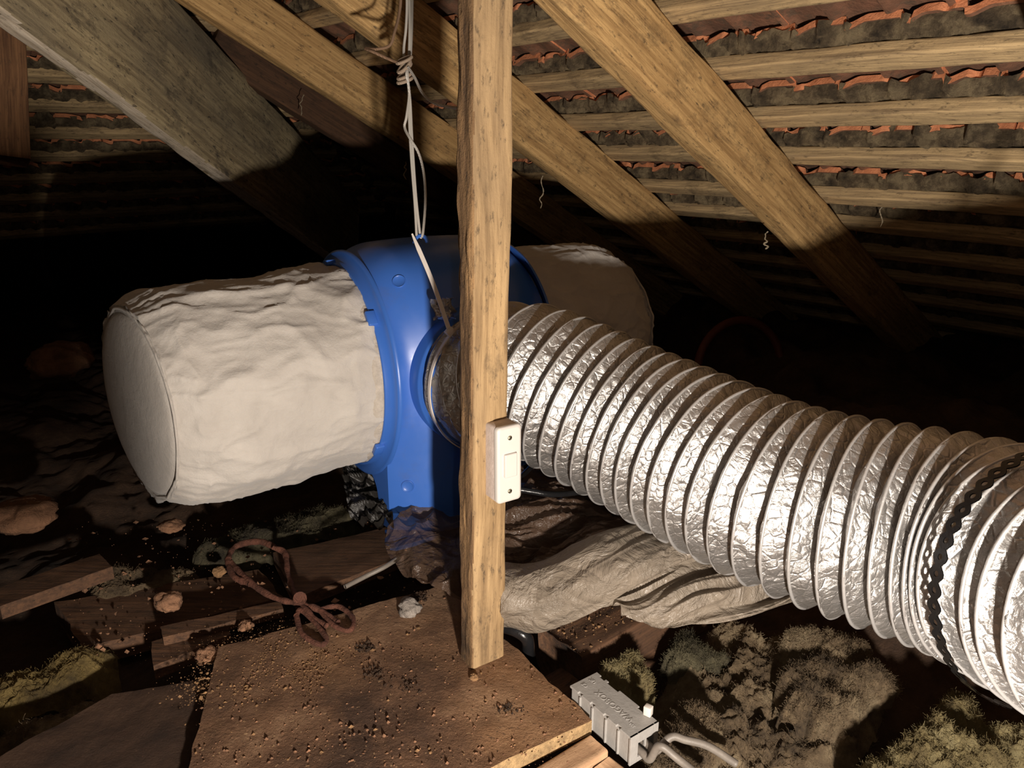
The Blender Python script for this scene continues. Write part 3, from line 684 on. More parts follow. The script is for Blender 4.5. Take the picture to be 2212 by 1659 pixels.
tie = empty('cable_tie', c0 - Z * rt, 'white nylon cable tie clamping the foil duct to the blue unit, tail pointing up', 'cable tie')
lp = np.array([c0 + (A * math.cos(x) + Z * math.sin(x)) * rt for x in a])
attach(ribbon(lp, .0058, .0016, (lp - c0) / rt).build('band', NYLON, smooth=False), tie)
hang = math.radians(131); hd = c0 + (A * math.cos(hang) + Z * math.sin(hang)) * (rt + .004)
rad_ = A * math.cos(hang) + Z * math.sin(hang); tan_ = -A * math.sin(hang) + Z * math.cos(hang)
mb = MB(); mb.box(hd, .0052, .0058, .0042, Fv, tan_, rad_); attach(mb.build('head', NYLON, bevel=.001), tie)
tip = P(890, 505, 1.03); mid = (hd + tip) / 2 + Fv * .006
tp = spline([hd, mid, tip], 40); wd_ = np.full(40, .0058); wd_[-7:] = np.linspace(.0058, .0022, 7)
attach(ribbon(tp, wd_, .0014, Fv + A * -.2).build('tail', NYLON, smooth=False), tie)

# ------------------------------------------------------------------ perforated black strap round the duct
def strap():
    # loop plane: sits in a groove of the duct, tilted; then leaves upwards to the right
    s0 = np.interp(0, [0], [0]); best = min(np.linspace(.3, dcum[-1], 600), key=lambda s: abs((1106 + FPX * (dframe(s)[0] - O3)[0] / np.dot(dframe(s)[0] - O3, fwv)) - 2275))
    c, t, n, b = dframe(best); mb = MB(); r = .1105
    e2 = nrm(np.cross(t, Z)); e3 = np.cross(e2, t)
    cell = .0135; N = int(2 * math.pi * r / cell); K = 16
    def pt(s, v):                   # s along the strap (m), v across
        a = s / r - math.radians(60); tl = t * v
        return c + (e2 * math.cos(a) * -1 + e3 * math.sin(a)) * (r + .0006) + tl
    aa = np.linspace(0, 2 * math.pi, K, endpoint=False) + math.pi / K
    for k in range(N):
        for layer in (0, .0011):
            outer = []; inner = []
            for x in aa:
                cx, cy = math.cos(x), math.sin(x); m_ = max(abs(cx), abs(cy) * (1.0))
                ox = cell / 2 * cx / max(abs(cx), abs(cy)); oy = cell / 2 * cy / max(abs(cx), abs(cy))
                oy = np.clip(oy, -1, 1) * 1.0; wv_ = .0056 + .0016 * math.cos(ox / cell * 2 * math.pi) ; oy = oy / (cell / 2) * (wv_ + .0002)
                outer.append(pt(k * cell + ox, oy)); inner.append(pt(k * cell + .0025 * cx, .0025 * cy))
            V = np.array(outer + inner); V = V + (V - c - t * ((V - c) @ t)[:, None]) / r * layer
            Fc = [[i, (i + 1) % K, K + (i + 1) % K, K + i] for i in range(K)]
            mb.add(V, Fc if layer else [f[::-1] for f in Fc])
    # hanger tail going up to the roof, solid with holes suggested by the same cells
    top = c + (e3 * (r + .001))
    return mb, c, t, e2, e3, r
mb, sc_, st_, se2, se3, sr = strap()
def strap_tail(mb):
    cell = .0135; K = 16; st = sc_ + se3 * (sr + .001) ; dirv = nrm(Z * 1.0 + se2 * -.0 + np.array([.25, .1, 0])); side = st_
    aa = np.linspace(0, 2 * math.pi, K, endpoint=False) + math.pi / K
    nd = nrm(np.cross(dirv, side))
    for k in range(34):
        for layer in (0, .0011):
            outer, inner = [], []
            for x in aa:
                cx, cy = math.cos(x), math.sin(x); ox = cell / 2 * cx / max(abs(cx), abs(cy)); oy = cy / max(abs(cx), abs(cy)) * (.0050 + .0019 * math.cos(ox / cell * 2 * math.pi))
                outer.append(st + dirv * (k * cell + ox) + side * oy + nd * layer); inner.append(st + dirv * (k * cell + .0029 * cx) + side * .0029 * cy + nd * layer)
            mb.add(np.array(outer + inner), [[i, (i + 1) % K, K + (i + 1) % K, K + i] for i in range(K)])
    return mb
strap_tail(mb)
so = mb.build('perforated_strap', BLACKP, smooth=False); tag(so, 'black perforated fixing band looped round the foil duct at the right', 'strap')

# ------------------------------------------------------------------ cords, knot, twine
def cordpath(pts, n=80): return spline([P(*p) for p in pts], n)
cord = empty('hanging_cord', P(912, 514, 1.08), 'white braided cords knotted above the blue unit and holding it up', 'cord')
D = 1.075; KN = (874, 150, 1.06)
paths = [[(878, -260, D), (876, -100, D), (879, 0, D), (877, 60, D), (872, 110, D), (876, 150, 1.06), (882, 185, D), (884, 260, D), (889, 350, D), (896, 440, D), (900, 512, D)],
         [(884, -260, D), (884, -60, D), (885, 60, D), (883, 130, D), (880, 160, 1.055), (886, 220, D), (890, 300, D), (898, 420, D), (908, 514, 1.08)],
         [(892, -260, D), (891, -60, D), (890, 40, D), (886, 130, D), (878, 158, 1.053), (884, 200, 1.07), (878, 252, 1.07), (874, 275, D), (886, 300, 1.065), (904, 330, 1.065), (915, 372, D), (919, 430, D), (914, 500, D), (909, 514, 1.08)],
         ]
for pth_ in paths:
    mb = MB(); mb.tube(cordpath(pth_, 160), .0019, 8); attach(mb.build('strand', ROPE), cord)
mb = MB(); mb.tube(cordpath([(882, 146, 1.05), (896, 168, 1.04), (912, 200, 1.03), (936, 222, 1.01), (965, 230, 1.0), (992, 234, .95), (1006, 236, .93)], 90), .0019, 8); attach(mb.build('tail', ROPE), cord)
mb = MB(); kc = P(*KN)
for k, (rx, rz_, oz, ph_) in enumerate([(.010, .006, .012, 0), (.009, .008, .002, 1.3), (.0095, .006, -.008, 2.2), (.008, .010, .004, .6), (.010, .005, -.014, 2.9)]):
    mb.tube([kc + np.array([rx * math.cos(x + ph_), .006 * math.sin(x + ph_), oz + rz_ * math.sin(x * 1.0 + ph_ + .9) * .8]) for x in np.linspace(0, 2 * math.pi, 30)], .0024, 8)
attach(mb.build('knot', m_rope('soiled_cord', (.50, .38, .28))), cord)
mb = MB(); mb.tube(cordpath([(867, -200, 1.07), (866, -20, 1.07), (862, 30, 1.07), (852, 70, 1.06), (842, 98, 1.06), (815, 106, 1.06), (790, 105, 1.07), (806, 112, 1.06), (836, 126, 1.06), (866, 138, 1.055)], 120), .0021, 8)
o = mb.build('twine', TWINE); tag(o, 'brown twine bent sideways beside the white cords at the top', 'twine')

# ------------------------------------------------------------------ hose loop in the dark
mb = MB(); hc_ = P(1598, 800, 1.78)
mb.tube([hc_ + np.array([.103, .02, 0]) * math.cos(x) + np.array([0, .03, .112]) * math.sin(x) for x in np.linspace(math.radians(-35), math.radians(200), 70)], .0095, 12)
o = mb.build('hose', HOSE); tag(o, 'reddish brown hose standing in a loop in the dark behind the duct', 'hose')

# ------------------------------------------------------------------ plastic sheets
def patch(name, rows, nu, nv, amp, sc, mat, label, cat, seed, fold=0, thick=0, an=(3, 14), fine=1.0):
    g = np.array([[P(*q) for q in r] for r in rows]); a = np.array([spline(r, nv) for r in g]); b = np.stack([spline(a[:, j], nu) for j in range(nv)], 1)
    du = np.gradient(b, axis=0); dv = np.gradient(b, axis=1); n = np.cross(du, dv); n /= np.linalg.norm(n, axis=2)[..., None] + 1e-9
    q = b * sc; qd = q + .45 * np.stack([vn(q * .8, seed + 1), vn(q * .8, seed + 2), vn(q * .8, seed + 3)], -1)
    d = (1 - 2 * np.abs(vn(qd, seed))) * amp + (1 - 2 * np.abs(vn(qd * 2.3 + 4, seed + 7))) * amp * .42 + np.abs(vn(qd * 5, seed + 8)) * amp * .15
    uu_, vv_ = np.meshgrid(np.linspace(0, 1, nu), np.linspace(0, 1, nv), indexing='ij'); pq = np.stack([uu_ * an[1] + vv_ * 1.5, vv_ * an[0], uu_ * 0 + seed], -1)
    pq = pq + .5 * np.stack([vn(pq * .5, seed + 21), vn(pq * .5, seed + 22), uu_ * 0], -1)
    lf = (1 - 2 * np.abs(vn(pq, seed + 30))) * amp * 1.1 + (1 - 2 * np.abs(vn(pq * np.array([2.3, 1.5, 1]) + 5, seed + 31))) * amp * .5
    V = b + n * (d * fine * .45 + lf)[..., None]
    o = mesh(name, V.reshape(-1, 3), gridfaces(nu, nv), mat)
    if label: tag(o, label, cat)
    return o
# long pale fold right of the post
patch('plastic_sheet', [[(1085, 1215, .98), (1150, 1212, .97), (1240, 1175, .95), (1340, 1145, .95), (1470, 1130, .98), (1560, 1120, 1.0)],
                        [(1085, 1240, .93), (1160, 1240, .92), (1260, 1215, .90), (1360, 1180, .90), (1480, 1160, .93), (1580, 1150, .95)],
                        [(1085, 1290, .91), (1160, 1295, .90), (1260, 1270, .88), (1370, 1225, .88), (1490, 1190, .91), (1590, 1170, .95)],
                        [(1085, 1335, .92), (1165, 1345, .91), (1270, 1310, .90), (1370, 1265, .90), (1480, 1215, .92), (1590, 1190, .95)],
                        [(1085, 1345, .95), (1165, 1352, .95), (1270, 1318, .94), (1370, 1272, .95), (1480, 1222, .96), (1590, 1198, .98)]],
      170, 240, .0050, 16, POLY_PALE, 'long pale dusty polythene fold right of the post', 'plastic sheet', 210, an=(1.5, 4), fine=.5)
patch('plastic_sheet', [[(1290, 1290, .93), (1400, 1235, .93), (1500, 1215, .95), (1600, 1200, .96), (1720, 1220, .95)],
                        [(1310, 1305, .90), (1400, 1270, .90), (1500, 1245, .91), (1600, 1240, .92), (1720, 1260, .93)],
                        [(1340, 1315, .885), (1400, 1325, .88), (1500, 1300, .88), (1600, 1300, .89), (1730, 1280, .91)],
                        [(1370, 1325, .89), (1420, 1345, .885), (1510, 1345, .88), (1600, 1335, .885), (1720, 1300, .90)]],
      150, 220, .008, 20, POLY_PALE, 'glossy polythene sheet under the duct, wrinkled, right of the long pale fold', 'plastic sheet', 220, an=(1.6, 4), fine=.4)
patch('plastic_sheet', [[(1080, 1030, 1.22), (1180, 1020, 1.22), (1300, 1060, 1.18), (1450, 1110, 1.12)],
                        [(1080, 1090, 1.12), (1180, 1080, 1.12), (1300, 1110, 1.10), (1450, 1140, 1.06)],
                        [(1080, 1160, 1.04), (1180, 1150, 1.03), (1290, 1150, 1.03), (1450, 1160, 1.02)],
                        [(1080, 1230, 1.00), (1180, 1225, .99), (1290, 1195, .98), (1450, 1180, .98)]],
      190, 220, .015, 17, POLY_DARK, 'dark crumpled see-through plastic between the post and the duct', 'plastic sheet', 230)
patch('plastic_sheet', [[(880, 1128, 1.16), (950, 1112, 1.17), (1030, 1100, 1.18)],
                        [(840, 1150, 1.12), (930, 1140, 1.13), (1030, 1140, 1.12)],
                        [(835, 1190, 1.08), (930, 1195, 1.07), (1040, 1190, 1.06)],
                        [(870, 1235, 1.04), (950, 1255, 1.02), (1050, 1260, 1.0)],
                        [(925, 1258, 1.02), (985, 1290, 1.0), (1060, 1300, .98)]],
      200, 170, .012, 22, POLY_DARK, 'brown crumpled plastic bag under the blue unit left of the post', 'plastic sheet', 240, an=(3, 3), fine=1.0)
patch('plastic_sheet', [[(750, 985, 1.30), (790, 985, 1.29), (850, 1010, 1.26)], [(745, 1040, 1.26), (790, 1050, 1.24), (850, 1060, 1.22)], [(755, 1100, 1.2), (790, 1095, 1.2), (850, 1110, 1.18)], [(762, 1130, 1.17), (800, 1132, 1.16), (850, 1135, 1.15)]],
      110, 90, .012, 15, BLACK_SHEET, 'small piece of black sheeting hanging below the left side of the blue unit', 'plastic sheet', 250)

# cables
def cable(name, pts, r, mat, label, cat='cable'):
    mb = MB(); mb.tube(spline([P(*q) for q in pts], 90), r, 12); return tag(mb.build(name, mat), label, cat)
cable('black_cable', [(1130, 1010, 1.12), (1150, 1005, 1.12), (1110, 1045, 1.05), (1095, 1052, 1.03), (1150, 1062, 1.03), (1200, 1068, 1.04), (1280, 1060, 1.08)], .004, BLACKP, 'black cable passing behind the switch towards the duct')
cable('black_pipe', [(1085, 1352, .95), (1115, 1362, .94), (1138, 1380, .94), (1142, 1410, .96), (1150, 1440, 1.0), (1160, 1460, 1.04)], .008, BLACKP, 'thick glossy black cable dipping between the chipboard and the joist')
# wool
def wool(name, cx, cy, z, ru, rv, rot, h, mat, label, seed, fibres=5000, sq=3.0, amp=.012):
    c = G(cx, cy, z + h); c[2] = z; n = 190; r = np.linspace(-1, 1, n); X, Y = np.meshgrid(r, r, indexing='ij'); t = math.radians(rot)
    q = np.stack([X * ru, Y * rv, X * 0], -1)
    lim = 1 + .22 * fbm(np.stack([np.arctan2(Y, X) * 1.0, X * 0, X * 0], -1) * 1.7, 3, seed)
    d = (np.abs(X) ** sq + np.abs(Y) ** sq) ** (1 / sq) / lim * 1.12
    d = d + fbm(q * 40, 3, seed + 3) * .05
    mask = np.clip(1 - np.clip(d, 0, 1) ** 4, 0, 1) ** .6
    hh = mask * (h + fbm(q * 22, 5, seed + 1, .6) * amp + ridge(q * 14, 2, seed + 2) * amp * .6) - .004
    wx = X * ru + vn(q * 60 + 3, seed + 6) * .003; wy = Y * rv + vn(q * 60 + 9, seed + 7) * .003
    V = np.stack([c[0] + wx * math.cos(t) - wy * math.sin(t), c[1] + wx * math.sin(t) + wy * math.cos(t), z + hh], -1)
    Fc = gridfaces(n, n); keep = (mask.reshape(-1)[Fc] > .01).any(axis=1)
    e = empty(name, c, label, 'insulation'); attach(mesh('wool', V.reshape(-1, 3), Fc[keep], mat), e)
    rng = np.random.RandomState(seed); idx = rng.choice(np.where(mask.reshape(-1) > .25)[0], fibres); p = V.reshape(-1, 3)[idx] + rng.normal(0, .0006, (fibres, 3))
    K = 4; pts = np.zeros((fibres, K, 3)); pts[:, 0] = p; dv = rng.normal(0, 1, (fibres, 3)); dv[:, 2] = np.abs(dv[:, 2]) * .7 + .15
    dv /= np.linalg.norm(dv, axis=1)[:, None]; ln = rng.uniform(.003, .011, fibres)[:, None] / K
    for k in range(1, K):
        dv = dv + rng.normal(0, .45, (fibres, 3)); dv /= np.linalg.norm(dv, axis=1)[:, None]; pts[:, k] = pts[:, k - 1] + dv * ln
    sd = np.cross(dv, rng.normal(0, 1, (fibres, 3))); sd /= np.linalg.norm(sd, axis=1)[:, None]; wdt = .00022
    Vf = np.stack([pts - sd[:, None] * wdt, pts + sd[:, None] * wdt], 2).reshape(-1, 3)
    base = (np.arange(fibres) * K * 2)[:, None]; fc = np.concatenate([base + np.array([2 * k, 2 * k + 1, 2 * k + 3, 2 * k + 2]) for k in range(K - 1)], 0)
    f = attach(mesh('fibres', Vf, fc, mat), e); f['kind'] = 'stuff'
    return e
wool('insulation_wool', 1350, 1432, .012, .045, .036, 20, .058, WOOL_Y, 'small bright yellow tuft of mineral wool behind the grey junction box', 300, 4500, 2.2, .016)
wool('insulation_wool', 1640, 1480, -.035, .22, .13, 50, .050, WOOL_B, 'wide layer of brown dusty wool in the bay under the duct', 305, 14000, 3.0, .020)
wool('insulation_wool', 1480, 1590, .005, .045, .075, -40, .030, WOOL_B, 'brown dusty wool clump right of the grey junction box', 310, 6000, 2.6, .016)
wool('insulation_wool', 1810, 1440, .01, .10, .060, 48, .040, WOOL_B, 'thick brown dust-covered wool slab under the duct', 320, 12000, 4.0, .018)
wool('insulation_wool', 1500, 1405, .005, .05, .035, 30, .022, WOOL_G, 'greyish yellow wool tuft below the glossy polythene', 330, 4000, 2.2, .014)
wool('insulation_wool', 2040, 1640, .0, .16, .065, 38, .058, WOOL_Y, 'yellow wool batt at the bottom right corner', 340, 14000, 4.0, .018)
wool('insulation_wool', 1735, 1375, .03, .03, .024, 30, .030, WOOL_B, 'small dark wool lump beside the glossy polythene under the duct', 345, 3000, 2.2, .012)
wool('insulation_wool', 85, 1450, -.01, .085, .045, 30, .045, WOOL_YD, 'yellow folded wool piece at the left edge of the picture', 350, 1500, 2.6, .010)
wool('insulation_wool', 130, 1560, -.01, .09, .05, 30, .04, WOOL_B, 'brown wool remnant in front of the yellow piece at left', 355, 1500, 2.4, .012)
wool('insulation_wool', 610, 1130, .0, .15, .065, 25, .035, WOOL_G, 'grey-green dusty wool layer under the left filter bag', 360, 5000, 2.6, .009)
wool('insulation_wool', 300, 1240, .0, .09, .05, 25, .03, WOOL_B, 'dark brown wool lying in the shade at left', 365, 1500, 2.4, .012)

# ------------------------------------------------------------------ stones, rubble, sand
def stone(px, py, z, r, mat, label, seed, name='stone', cat='stone', group=None, flat=.7):
    c = G(px, py, z); n, m = 26, 36; th = np.linspace(0, math.pi, n); ph_ = np.linspace(0, 2 * math.pi, m, endpoint=False); T, Pp = np.meshgrid(th, ph_, indexing='ij')
    d = np.stack([np.sin(T) * np.cos(Pp), np.sin(T) * np.sin(Pp), np.cos(T)], -1)
    rr = r * (1 + .25 * fbm(d * 1.4 + seed, 2, seed) - .25 * np.abs(vn(d * 2.6 + seed, seed + 4)) + .05 * vn(d * 9, seed + 5)); V = d * rr[..., None]; V[..., 2] *= flat; V[..., 2] += r * flat * .62
    o = mesh(name, V.reshape(-1, 3), gridfaces(n, m, cv=True), mat); o.location = c; return tag(o, label, cat, group)
stone(885, 1325, ZB, .017, STONE, 'grey stone lying on the chipboard left of the post', 3)
stone(450, 1425, .05, .014, CLAYBIT, 'brown lump of mortar at the left edge of the chipboard', 5, 'mortar_lump', 'rubble')
stone(367, 1312, .045, .019, CLAYBIT, 'crumpled tan lump left of the rusty tool', 6, 'mortar_lump', 'rubble')
stone(370, 1145, .02, .022, CLAYBIT, 'small tan lump in the shade under the left filter bag', 7, 'mortar_lump', 'rubble', flat=.5)
stone(530, 1360, .05, .011, CLAYBIT, 'small orange-brown lump at the corner of the short plank', 8, 'mortar_lump', 'rubble')
stone(475, 1240, .03, .010, SAND, 'little sandy lump between the wool and the rusty tool', 9, 'mortar_lump', 'rubble')
stone(880, 1303, ZB, .008, STONE, 'dark pebble just behind the grey stone on the chipboard', 14)
stone(1024, 1466, ZB, .0055, SAND, 'pale pebble at the foot of the post', 11)
stone(130, 800, .12, .075, CLAYBIT, 'large brown rubble block in the dark left of the white filter bag', 12, 'rubble_block', 'rubble', flat=.6)
stone(60, 1130, .05, .055, CLAYBIT, 'brown rubble block at the left edge in the deep shade', 13, 'rubble_block', 'rubble', flat=.5)
def grains(name, n, region, mat, label, seed, rlo, rhi, z=ZB):
    rng = np.random.RandomState(seed); mb = MB()
    ico = np.array([[0, 0, 1], [.9, 0, .3], [.28, .85, .3], [-.72, .53, .3], [-.72, -.53, .3], [.28, -.85, .3], [0, 0, -.6]])
    fc = [[0, 1, 2], [0, 2, 3], [0, 3, 4], [0, 4, 5], [0, 5, 1], [6, 2, 1], [6, 3, 2], [6, 4, 3], [6, 5, 4], [6, 1, 5]]
    for _ in range(n):
        g = region(rng); r = rlo + (rhi - rlo) * rng.rand() ** 6
        mb.add(g + ico * r * rng.uniform(.6, 1.2, 3) * (1 + .25 * rng.randn(7, 1)), fc)
    return tag(mb.build(name, mat, smooth=False), label, 'debris', None, 'stuff')
def reg(cx, cy, sx, sy, z=ZB):
    return lambda rng: G(cx + rng.randn() * sx, min(1655, cy + rng.randn() * sy), z)
def uni(rng):
    while True:
        x, y = rng.uniform(420, 1260), rng.uniform(1290, 1655)
        if y > 1262 + max(0, (960 - x)) * .29 and y > 1262 + max(0, x - 960) * .92: return G(x, y, ZB)
grains('dust_crumbs', 2200, uni, CLAYBIT, 'brown dirt crumbs strewn over the chipboard', 1, .0003, .0026)
grains('pale_crumbs', 260, uni, SAND, 'pale mortar crumbs strewn over the chipboard', 2, .0005, .0028)
grains('sand_pile', 4200, reg(600, 1425, 80, 34), SAND, 'thin drift of orange sand on the left part of the chipboard', 3, .0003, .0016)
grains('sand_crumbs', 500, reg(450, 1490, 40, 18), SAND, 'sandy crumbs at the left edge of the chipboard', 4, .0005, .0030)
grains('joist_dust', 900, lambda rng: j0 + uu * rng.uniform(0, .35) + B * rng.uniform(-.036, .036) + Z * .001, SAND, 'dust and grit lying on the joist right of the post', 15, .0004, .0028)
grains('floor_debris', 700, lambda rng: G(rng.uniform(150, 900), rng.uniform(1120, 1420), .03), CLAYBIT, 'loose rubble crumbs between the planks at left', 5, .0008, .006, .03)
def tuft(px, py, r, seed, n=500):
    rng = np.random.RandomState(seed); return lambda: None
grains('dark_debris', 700, lambda rng: [reg(880, 1480, 22, 10), reg(810, 1455, 14, 9), reg(790, 1400, 10, 5), reg(1100, 1530, 14, 7), reg(900, 1290, 12, 6)][rng.randint(5)](rng), DIRT, 'dark clumps of dust on the chipboard', 6, .0008, .0035)

# ------------------------------------------------------------------ rusty tool
tool = empty('rusty_tool', G(640, 1290, .06), 'old rusty iron tool with crossed arms and looped handles on the planks', 'tool')
def gp(pts, z): return spline([G(x, y, zz) for x, y, zz in [(p[0], p[1], p[2] if len(p) > 2 else z) for p in pts]], 70)
for nm, pts, r in (('arm', [(590, 1183, .075), (615, 1195), (622, 1240), (640, 1290), (672, 1330), (705, 1352)], .0040), ('arm', [(500, 1215), (530, 1250), (590, 1290), (650, 1305), (690, 1318), (730, 1345)], .0042),
                   ('jaw', [(600, 1185), (560, 1170), (510, 1180), (493, 1210), (505, 1245), (540, 1262)], .0045),
                   ('handle_loop', [(640, 1330), (652, 1368), (690, 1392), (705, 1380), (680, 1345), (650, 1318), (640, 1330)], .0034), ('handle_loop', [(690, 1318), (730, 1310), (762, 1335), (755, 1362), (720, 1350), (690, 1318)], .0034)):
    mb = MB(); q = gp(pts, .070); nz = 1 + .25 * fbm(np.stack([np.arange(70) * .3, np.arange(70) * 0, np.arange(70) * 0 + r * 999], 1), 2, 3); mb.tube(q, r * nz, 10); attach(mb.build(nm, RUST), tool)
mb = MB(); mb.tube([G(648, 1293, .068), G(648, 1293, .082)], .009, 14); attach(mb.build('pivot', RUST), tool)
cable('white_strip', [(745, 1268, 1.02), (790, 1245, 1.04), (830, 1225, 1.05), (862, 1205, 1.07)], .0032, GREY_CABLE, 'thin pale grey cable lying beside the dark plank', 'cable')

# ------------------------------------------------------------------ junction box
def jbox():
    zt = .078; P0 = G(1237, 1481, zt); P1 = G(1291, 1457, zt); P2 = G(1418, 1557, zt); P3 = G(1360, 1590, zt)
    ln = nrm((P3 - P0) + (P2 - P1)); wd = nrm(np.cross(Z, ln)); wd = wd if np.dot(wd, P1 - P0) > 0 else -wd
    Ln = .098; Wd = .040; H = .036; c = (P0 + P1 + P2 + P3) / 4
    e = empty('junction_box', c - Z * H, 'grey plastic cable junction box beside the corner of the chipboard', 'junction box')
    mb = MB()                                     # tray: walls, ribs, open cable end
    mb.box(c - Z * (H - .001), Ln / 2 - .001, Wd / 2 - .002, .0012, ln, wd, Z)
    for s in (-1, 1): mb.box(c + wd * s * (Wd / 2 - .003) - Z * (H / 2 + .001), Ln / 2 - .0012, .0012, H / 2 - .002, ln, wd, Z)
    mb.box(c - ln * (Ln / 2 - .003) - Z * (H / 2 + .001), .0012, Wd / 2 - .002, H / 2 - .002, ln, wd, Z)
    fe = c + ln * (Ln / 2 - .0012)                 # cable end with two openings
    for y0, y1, z0, z1 in ((-.020, -.009, 0, H), (.014, .020, 0, H), (-.009, .014, 0, .006), (-.009, .014, .024, H), (.001, .003, .014, .024)):
        mb.box(fe + wd * (y0 + y1) / 2 - Z * H + Z * (z0 + z1) / 2, .0014, (y1 - y0) / 2, (z1 - z0) / 2, ln, wd, Z)
    for s in (-1, 1):
        for k in (-.33, -.12, .10, .30): mb.box(c + ln * (k * Ln) + wd * s * (Wd / 2 - .0016) - Z * (H / 2 + .002), .0011, .0016, H / 2 - .003, ln, wd, Z)
    attach(mb.build('tray', GREYP, smooth=False, bevel=.0004), e)
    mb = MB(); hx, hy = Ln / 2, Wd / 2               # lid plate with notches in its edges
    nt = [-.33 * Ln, -.12 * Ln, .10 * Ln, .30 * Ln]; pts = [(-hx, -hy)]
    for k in nt: pts += [(k - .003, -hy), (k - .003, -hy + .0028), (k + .003, -hy + .0028), (k + .003, -hy)]
    pts += [(hx, -hy), (hx, hy)]
    for k, w_ in ((.30 * Ln, .009), (-.20 * Ln, .009), (-.38 * Ln, .004)): pts += [(k + w_, hy), (k + w_, hy - .0032), (k - w_, hy - .0032), (k - w_, hy)]
    pts += [(-hx, hy)]; n = len(pts)
    V = np.array([c + ln * x + wd * y + Z * z for z in (0, -.0028) for x, y in pts])
    mb.add(V, [list(range(n)), list(range(n, 2 * n))[::-1]] + [[i, i + n, (i + 1) % n + n, (i + 1) % n] for i in range(n)])
    lid = attach(mb.build('lid', GREYP, smooth=False, bevel=.0004), e)
    # moulded lettering: reads from the far side of the box
    def text(body, along, across, size, name='lettering'):
        cu = bpy.data.curves.new(name, 'FONT'); cu.body = body; cu.size = size; cu.extrude = .00022; cu.bevel_depth = .00008; cu.align_x = 'CENTER'; cu.align_y = 'CENTER'
        to = bpy.data.objects.new('tmp', cu); C.objects.link(to); dg = bpy.context.evaluated_depsgraph_get(); me = bpy.data.meshes.new_from_object(to.evaluated_get(dg)); bpy.data.objects.remove(to)
        me.materials.clear(); me.materials.append(GREYP); o = bpy.data.objects.new(name, me); C.objects.link(o)
        xx = -ln; yy = np.cross(Z, xx); pos = c + ln * along + wd * across + Z * .0002
        o.matrix_world = Matrix(((xx[0], yy[0], 0, pos[0]), (xx[1], yy[1], 0, pos[1]), (0, 0, 1, pos[2]), (0, 0, 0, 1)))
        M = o.matrix_world.copy(); o.parent = lid; o.matrix_parent_inverse = Matrix.Identity(4); o.matrix_basis = M @ Matrix.Identity(4)
        o.matrix_parent_inverse = lid_inv; return o
    lid_inv = (Matrix.Translation(e.location) @ Matrix.Translation(e.location).inverted()).inverted()
    text('WAGOBOX', .004, -.002, .0105); text('UK', -.040, .006, .0065); text('CE', -.040, -.006, .0065); text('32A', .036, -.006, .0045)
    mb = MB(); tc = c + ln * (Ln / 2 - .014) + wd * (Wd / 2 - .002) + Z * .006
    mb.box(tc, .0042, .0038, .0055, nrm(ln * .9 + wd * .3), nrm(wd * .9 - ln * .3), Z)
    mb.box(tc - Z * .008, .0022, .0012, .008, ln, wd, Z)
    t_ = mb.build('cable_tie', NYLON, bevel=.0008); tag(t_, 'head of a small white cable tie on the corner of the grey junction box', 'cable tie')
    for k, (q0, pts) in enumerate(((fe - Z * .022 + wd * .006, [(1450, 1592, .80), (1480, 1598, .80), (1530, 1612, .80), (1590, 1650, .80)]), (fe - Z * .028 - wd * .002, [(1425, 1612, .785), (1465, 1640, .78), (1540, 1700, .76)]))):
        mb = MB(); mb.tube(spline([q0 - ln * .03, q0, q0 + ln * .012] + [P(*p) for p in pts], 60), .0042, 12)
        tag(mb.build('grey_cable', GREY_CABLE), ['upper grey cable leaving the end of the junction box towards the wool', 'lower grey cable leaving the junction box towards the picture bottom'][k], 'cable')
jbox()

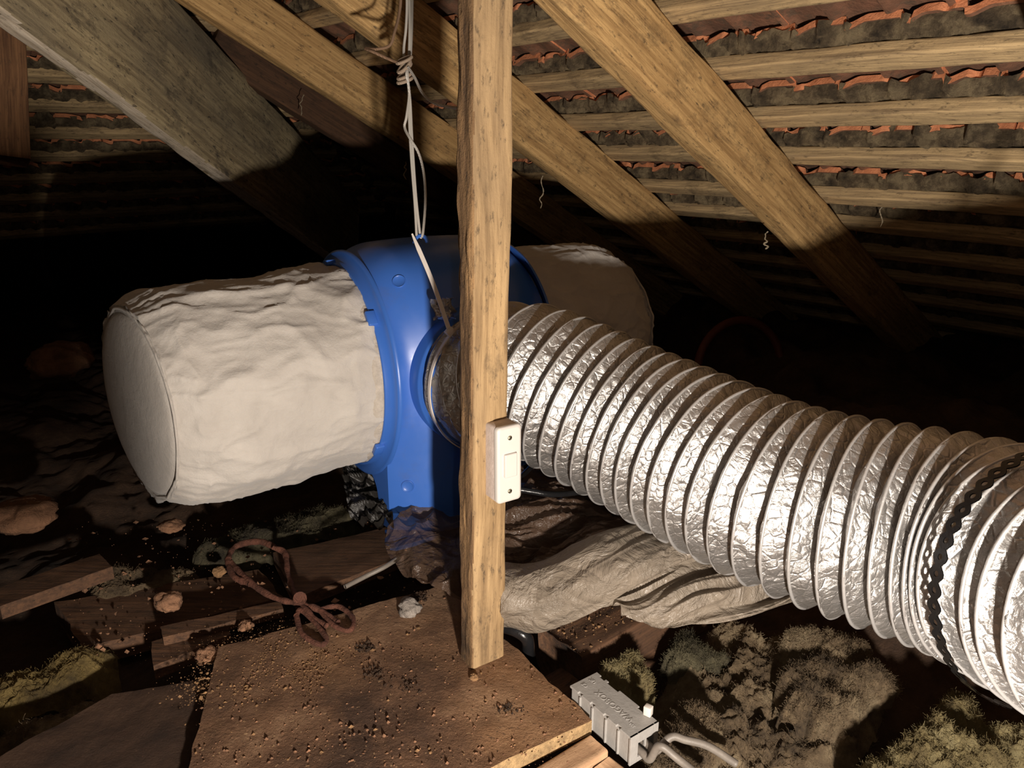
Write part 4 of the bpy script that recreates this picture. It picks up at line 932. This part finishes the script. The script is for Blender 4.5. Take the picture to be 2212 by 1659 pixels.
# ------------------------------------------------------------------ unseen rail on legs, added near the lamp to shade the left side
def light_blocker():
    a = np.array([-.021, .160, .0]); b_ = np.array([-.56, -.02, .0]); x = nrm(b_ - a); y = nrm(np.cross(Z, x)); L = np.linalg.norm(b_ - a); z0, z1 = .270, .388
    e = empty('light_blocker', (a + b_) / 2, 'unseen low wooden light blocker with a deep rail, added left of the loft opening', 'light_blocker')
    mb = MB(); mb.box((a + b_) / 2 + Z * (z0 + z1) / 2, L / 2, .010, (z1 - z0) / 2, x, y, Z); attach(mb.build('rail', WOOD_HATCH, smooth=False, bevel=.002), e)
    for c in (a + x * .30, b_ - x * .04):
        for sg in (-1, 1):
            mb = MB(); d = nrm(Z + y * sg * .30); mb.box(c + y * sg * .055 + Z * .165, .016, .008, .165, x, nrm(np.cross(d, x)), d); attach(mb.build('leg', WOOD_HATCH, smooth=False, bevel=.001), e)
light_blocker()

# ------------------------------------------------------------------ cobwebs
for k, (px0, py0, ln_, dd) in enumerate([(1168, 380, 70, 1.62), (1655, 500, 38, 1.36), (1905, 405, 85, 1.42), (652, 205, 45, 1.85), (876, 350, 38, 1.60)]):
    mb = MB(); rng = np.random.RandomState(k); pts = [P(px0 + rng.randn() * 2.5, py0 + ln_ * i / 7, dd) for i in range(8)]
    q = spline(pts, 40); mb.tube(q, .0007 + .0011 * np.abs(fbm(np.stack([np.arange(40) * .7, np.zeros(40), np.zeros(40) + k], 1), 2, k)), 5)
    tag(mb.build('cobweb', COBWEB), ['dusty cobweb thread hanging behind the post under the second rafter', 'cobweb tuft hanging from the knotty nearest rafter', 'long cobweb thread hanging before the tiles at right', 'cobweb thread below the rafter at the hip board', 'short cobweb thread left of the white cords'][k], 'cobweb', 'cobwebs')
# moulded screw recesses on the unit front
from mathutils.bvhtree import BVHTree
bvh = BVHTree.FromPolygons([v.co[:] for v in hs_.data.vertices], [p.vertices[:] for p in hs_.data.polygons])
for (x, y, r_) in ((862, 608, .0085), (881, 1050, .0085), (700, 548, .0075)):
    R_ = nrm(ray(x, y)); h_ = bvh.ray_cast(Vector(O3), Vector(R_), 5)
    if h_[0] is not None:
        nn = np.array(h_[1]); nn = nn if np.dot(nn, R_) < 0 else -nn
        disc(np.array(h_[0]) + nn * .0004, nn, r_, .002, BLUE, 'screw_recess', unit)
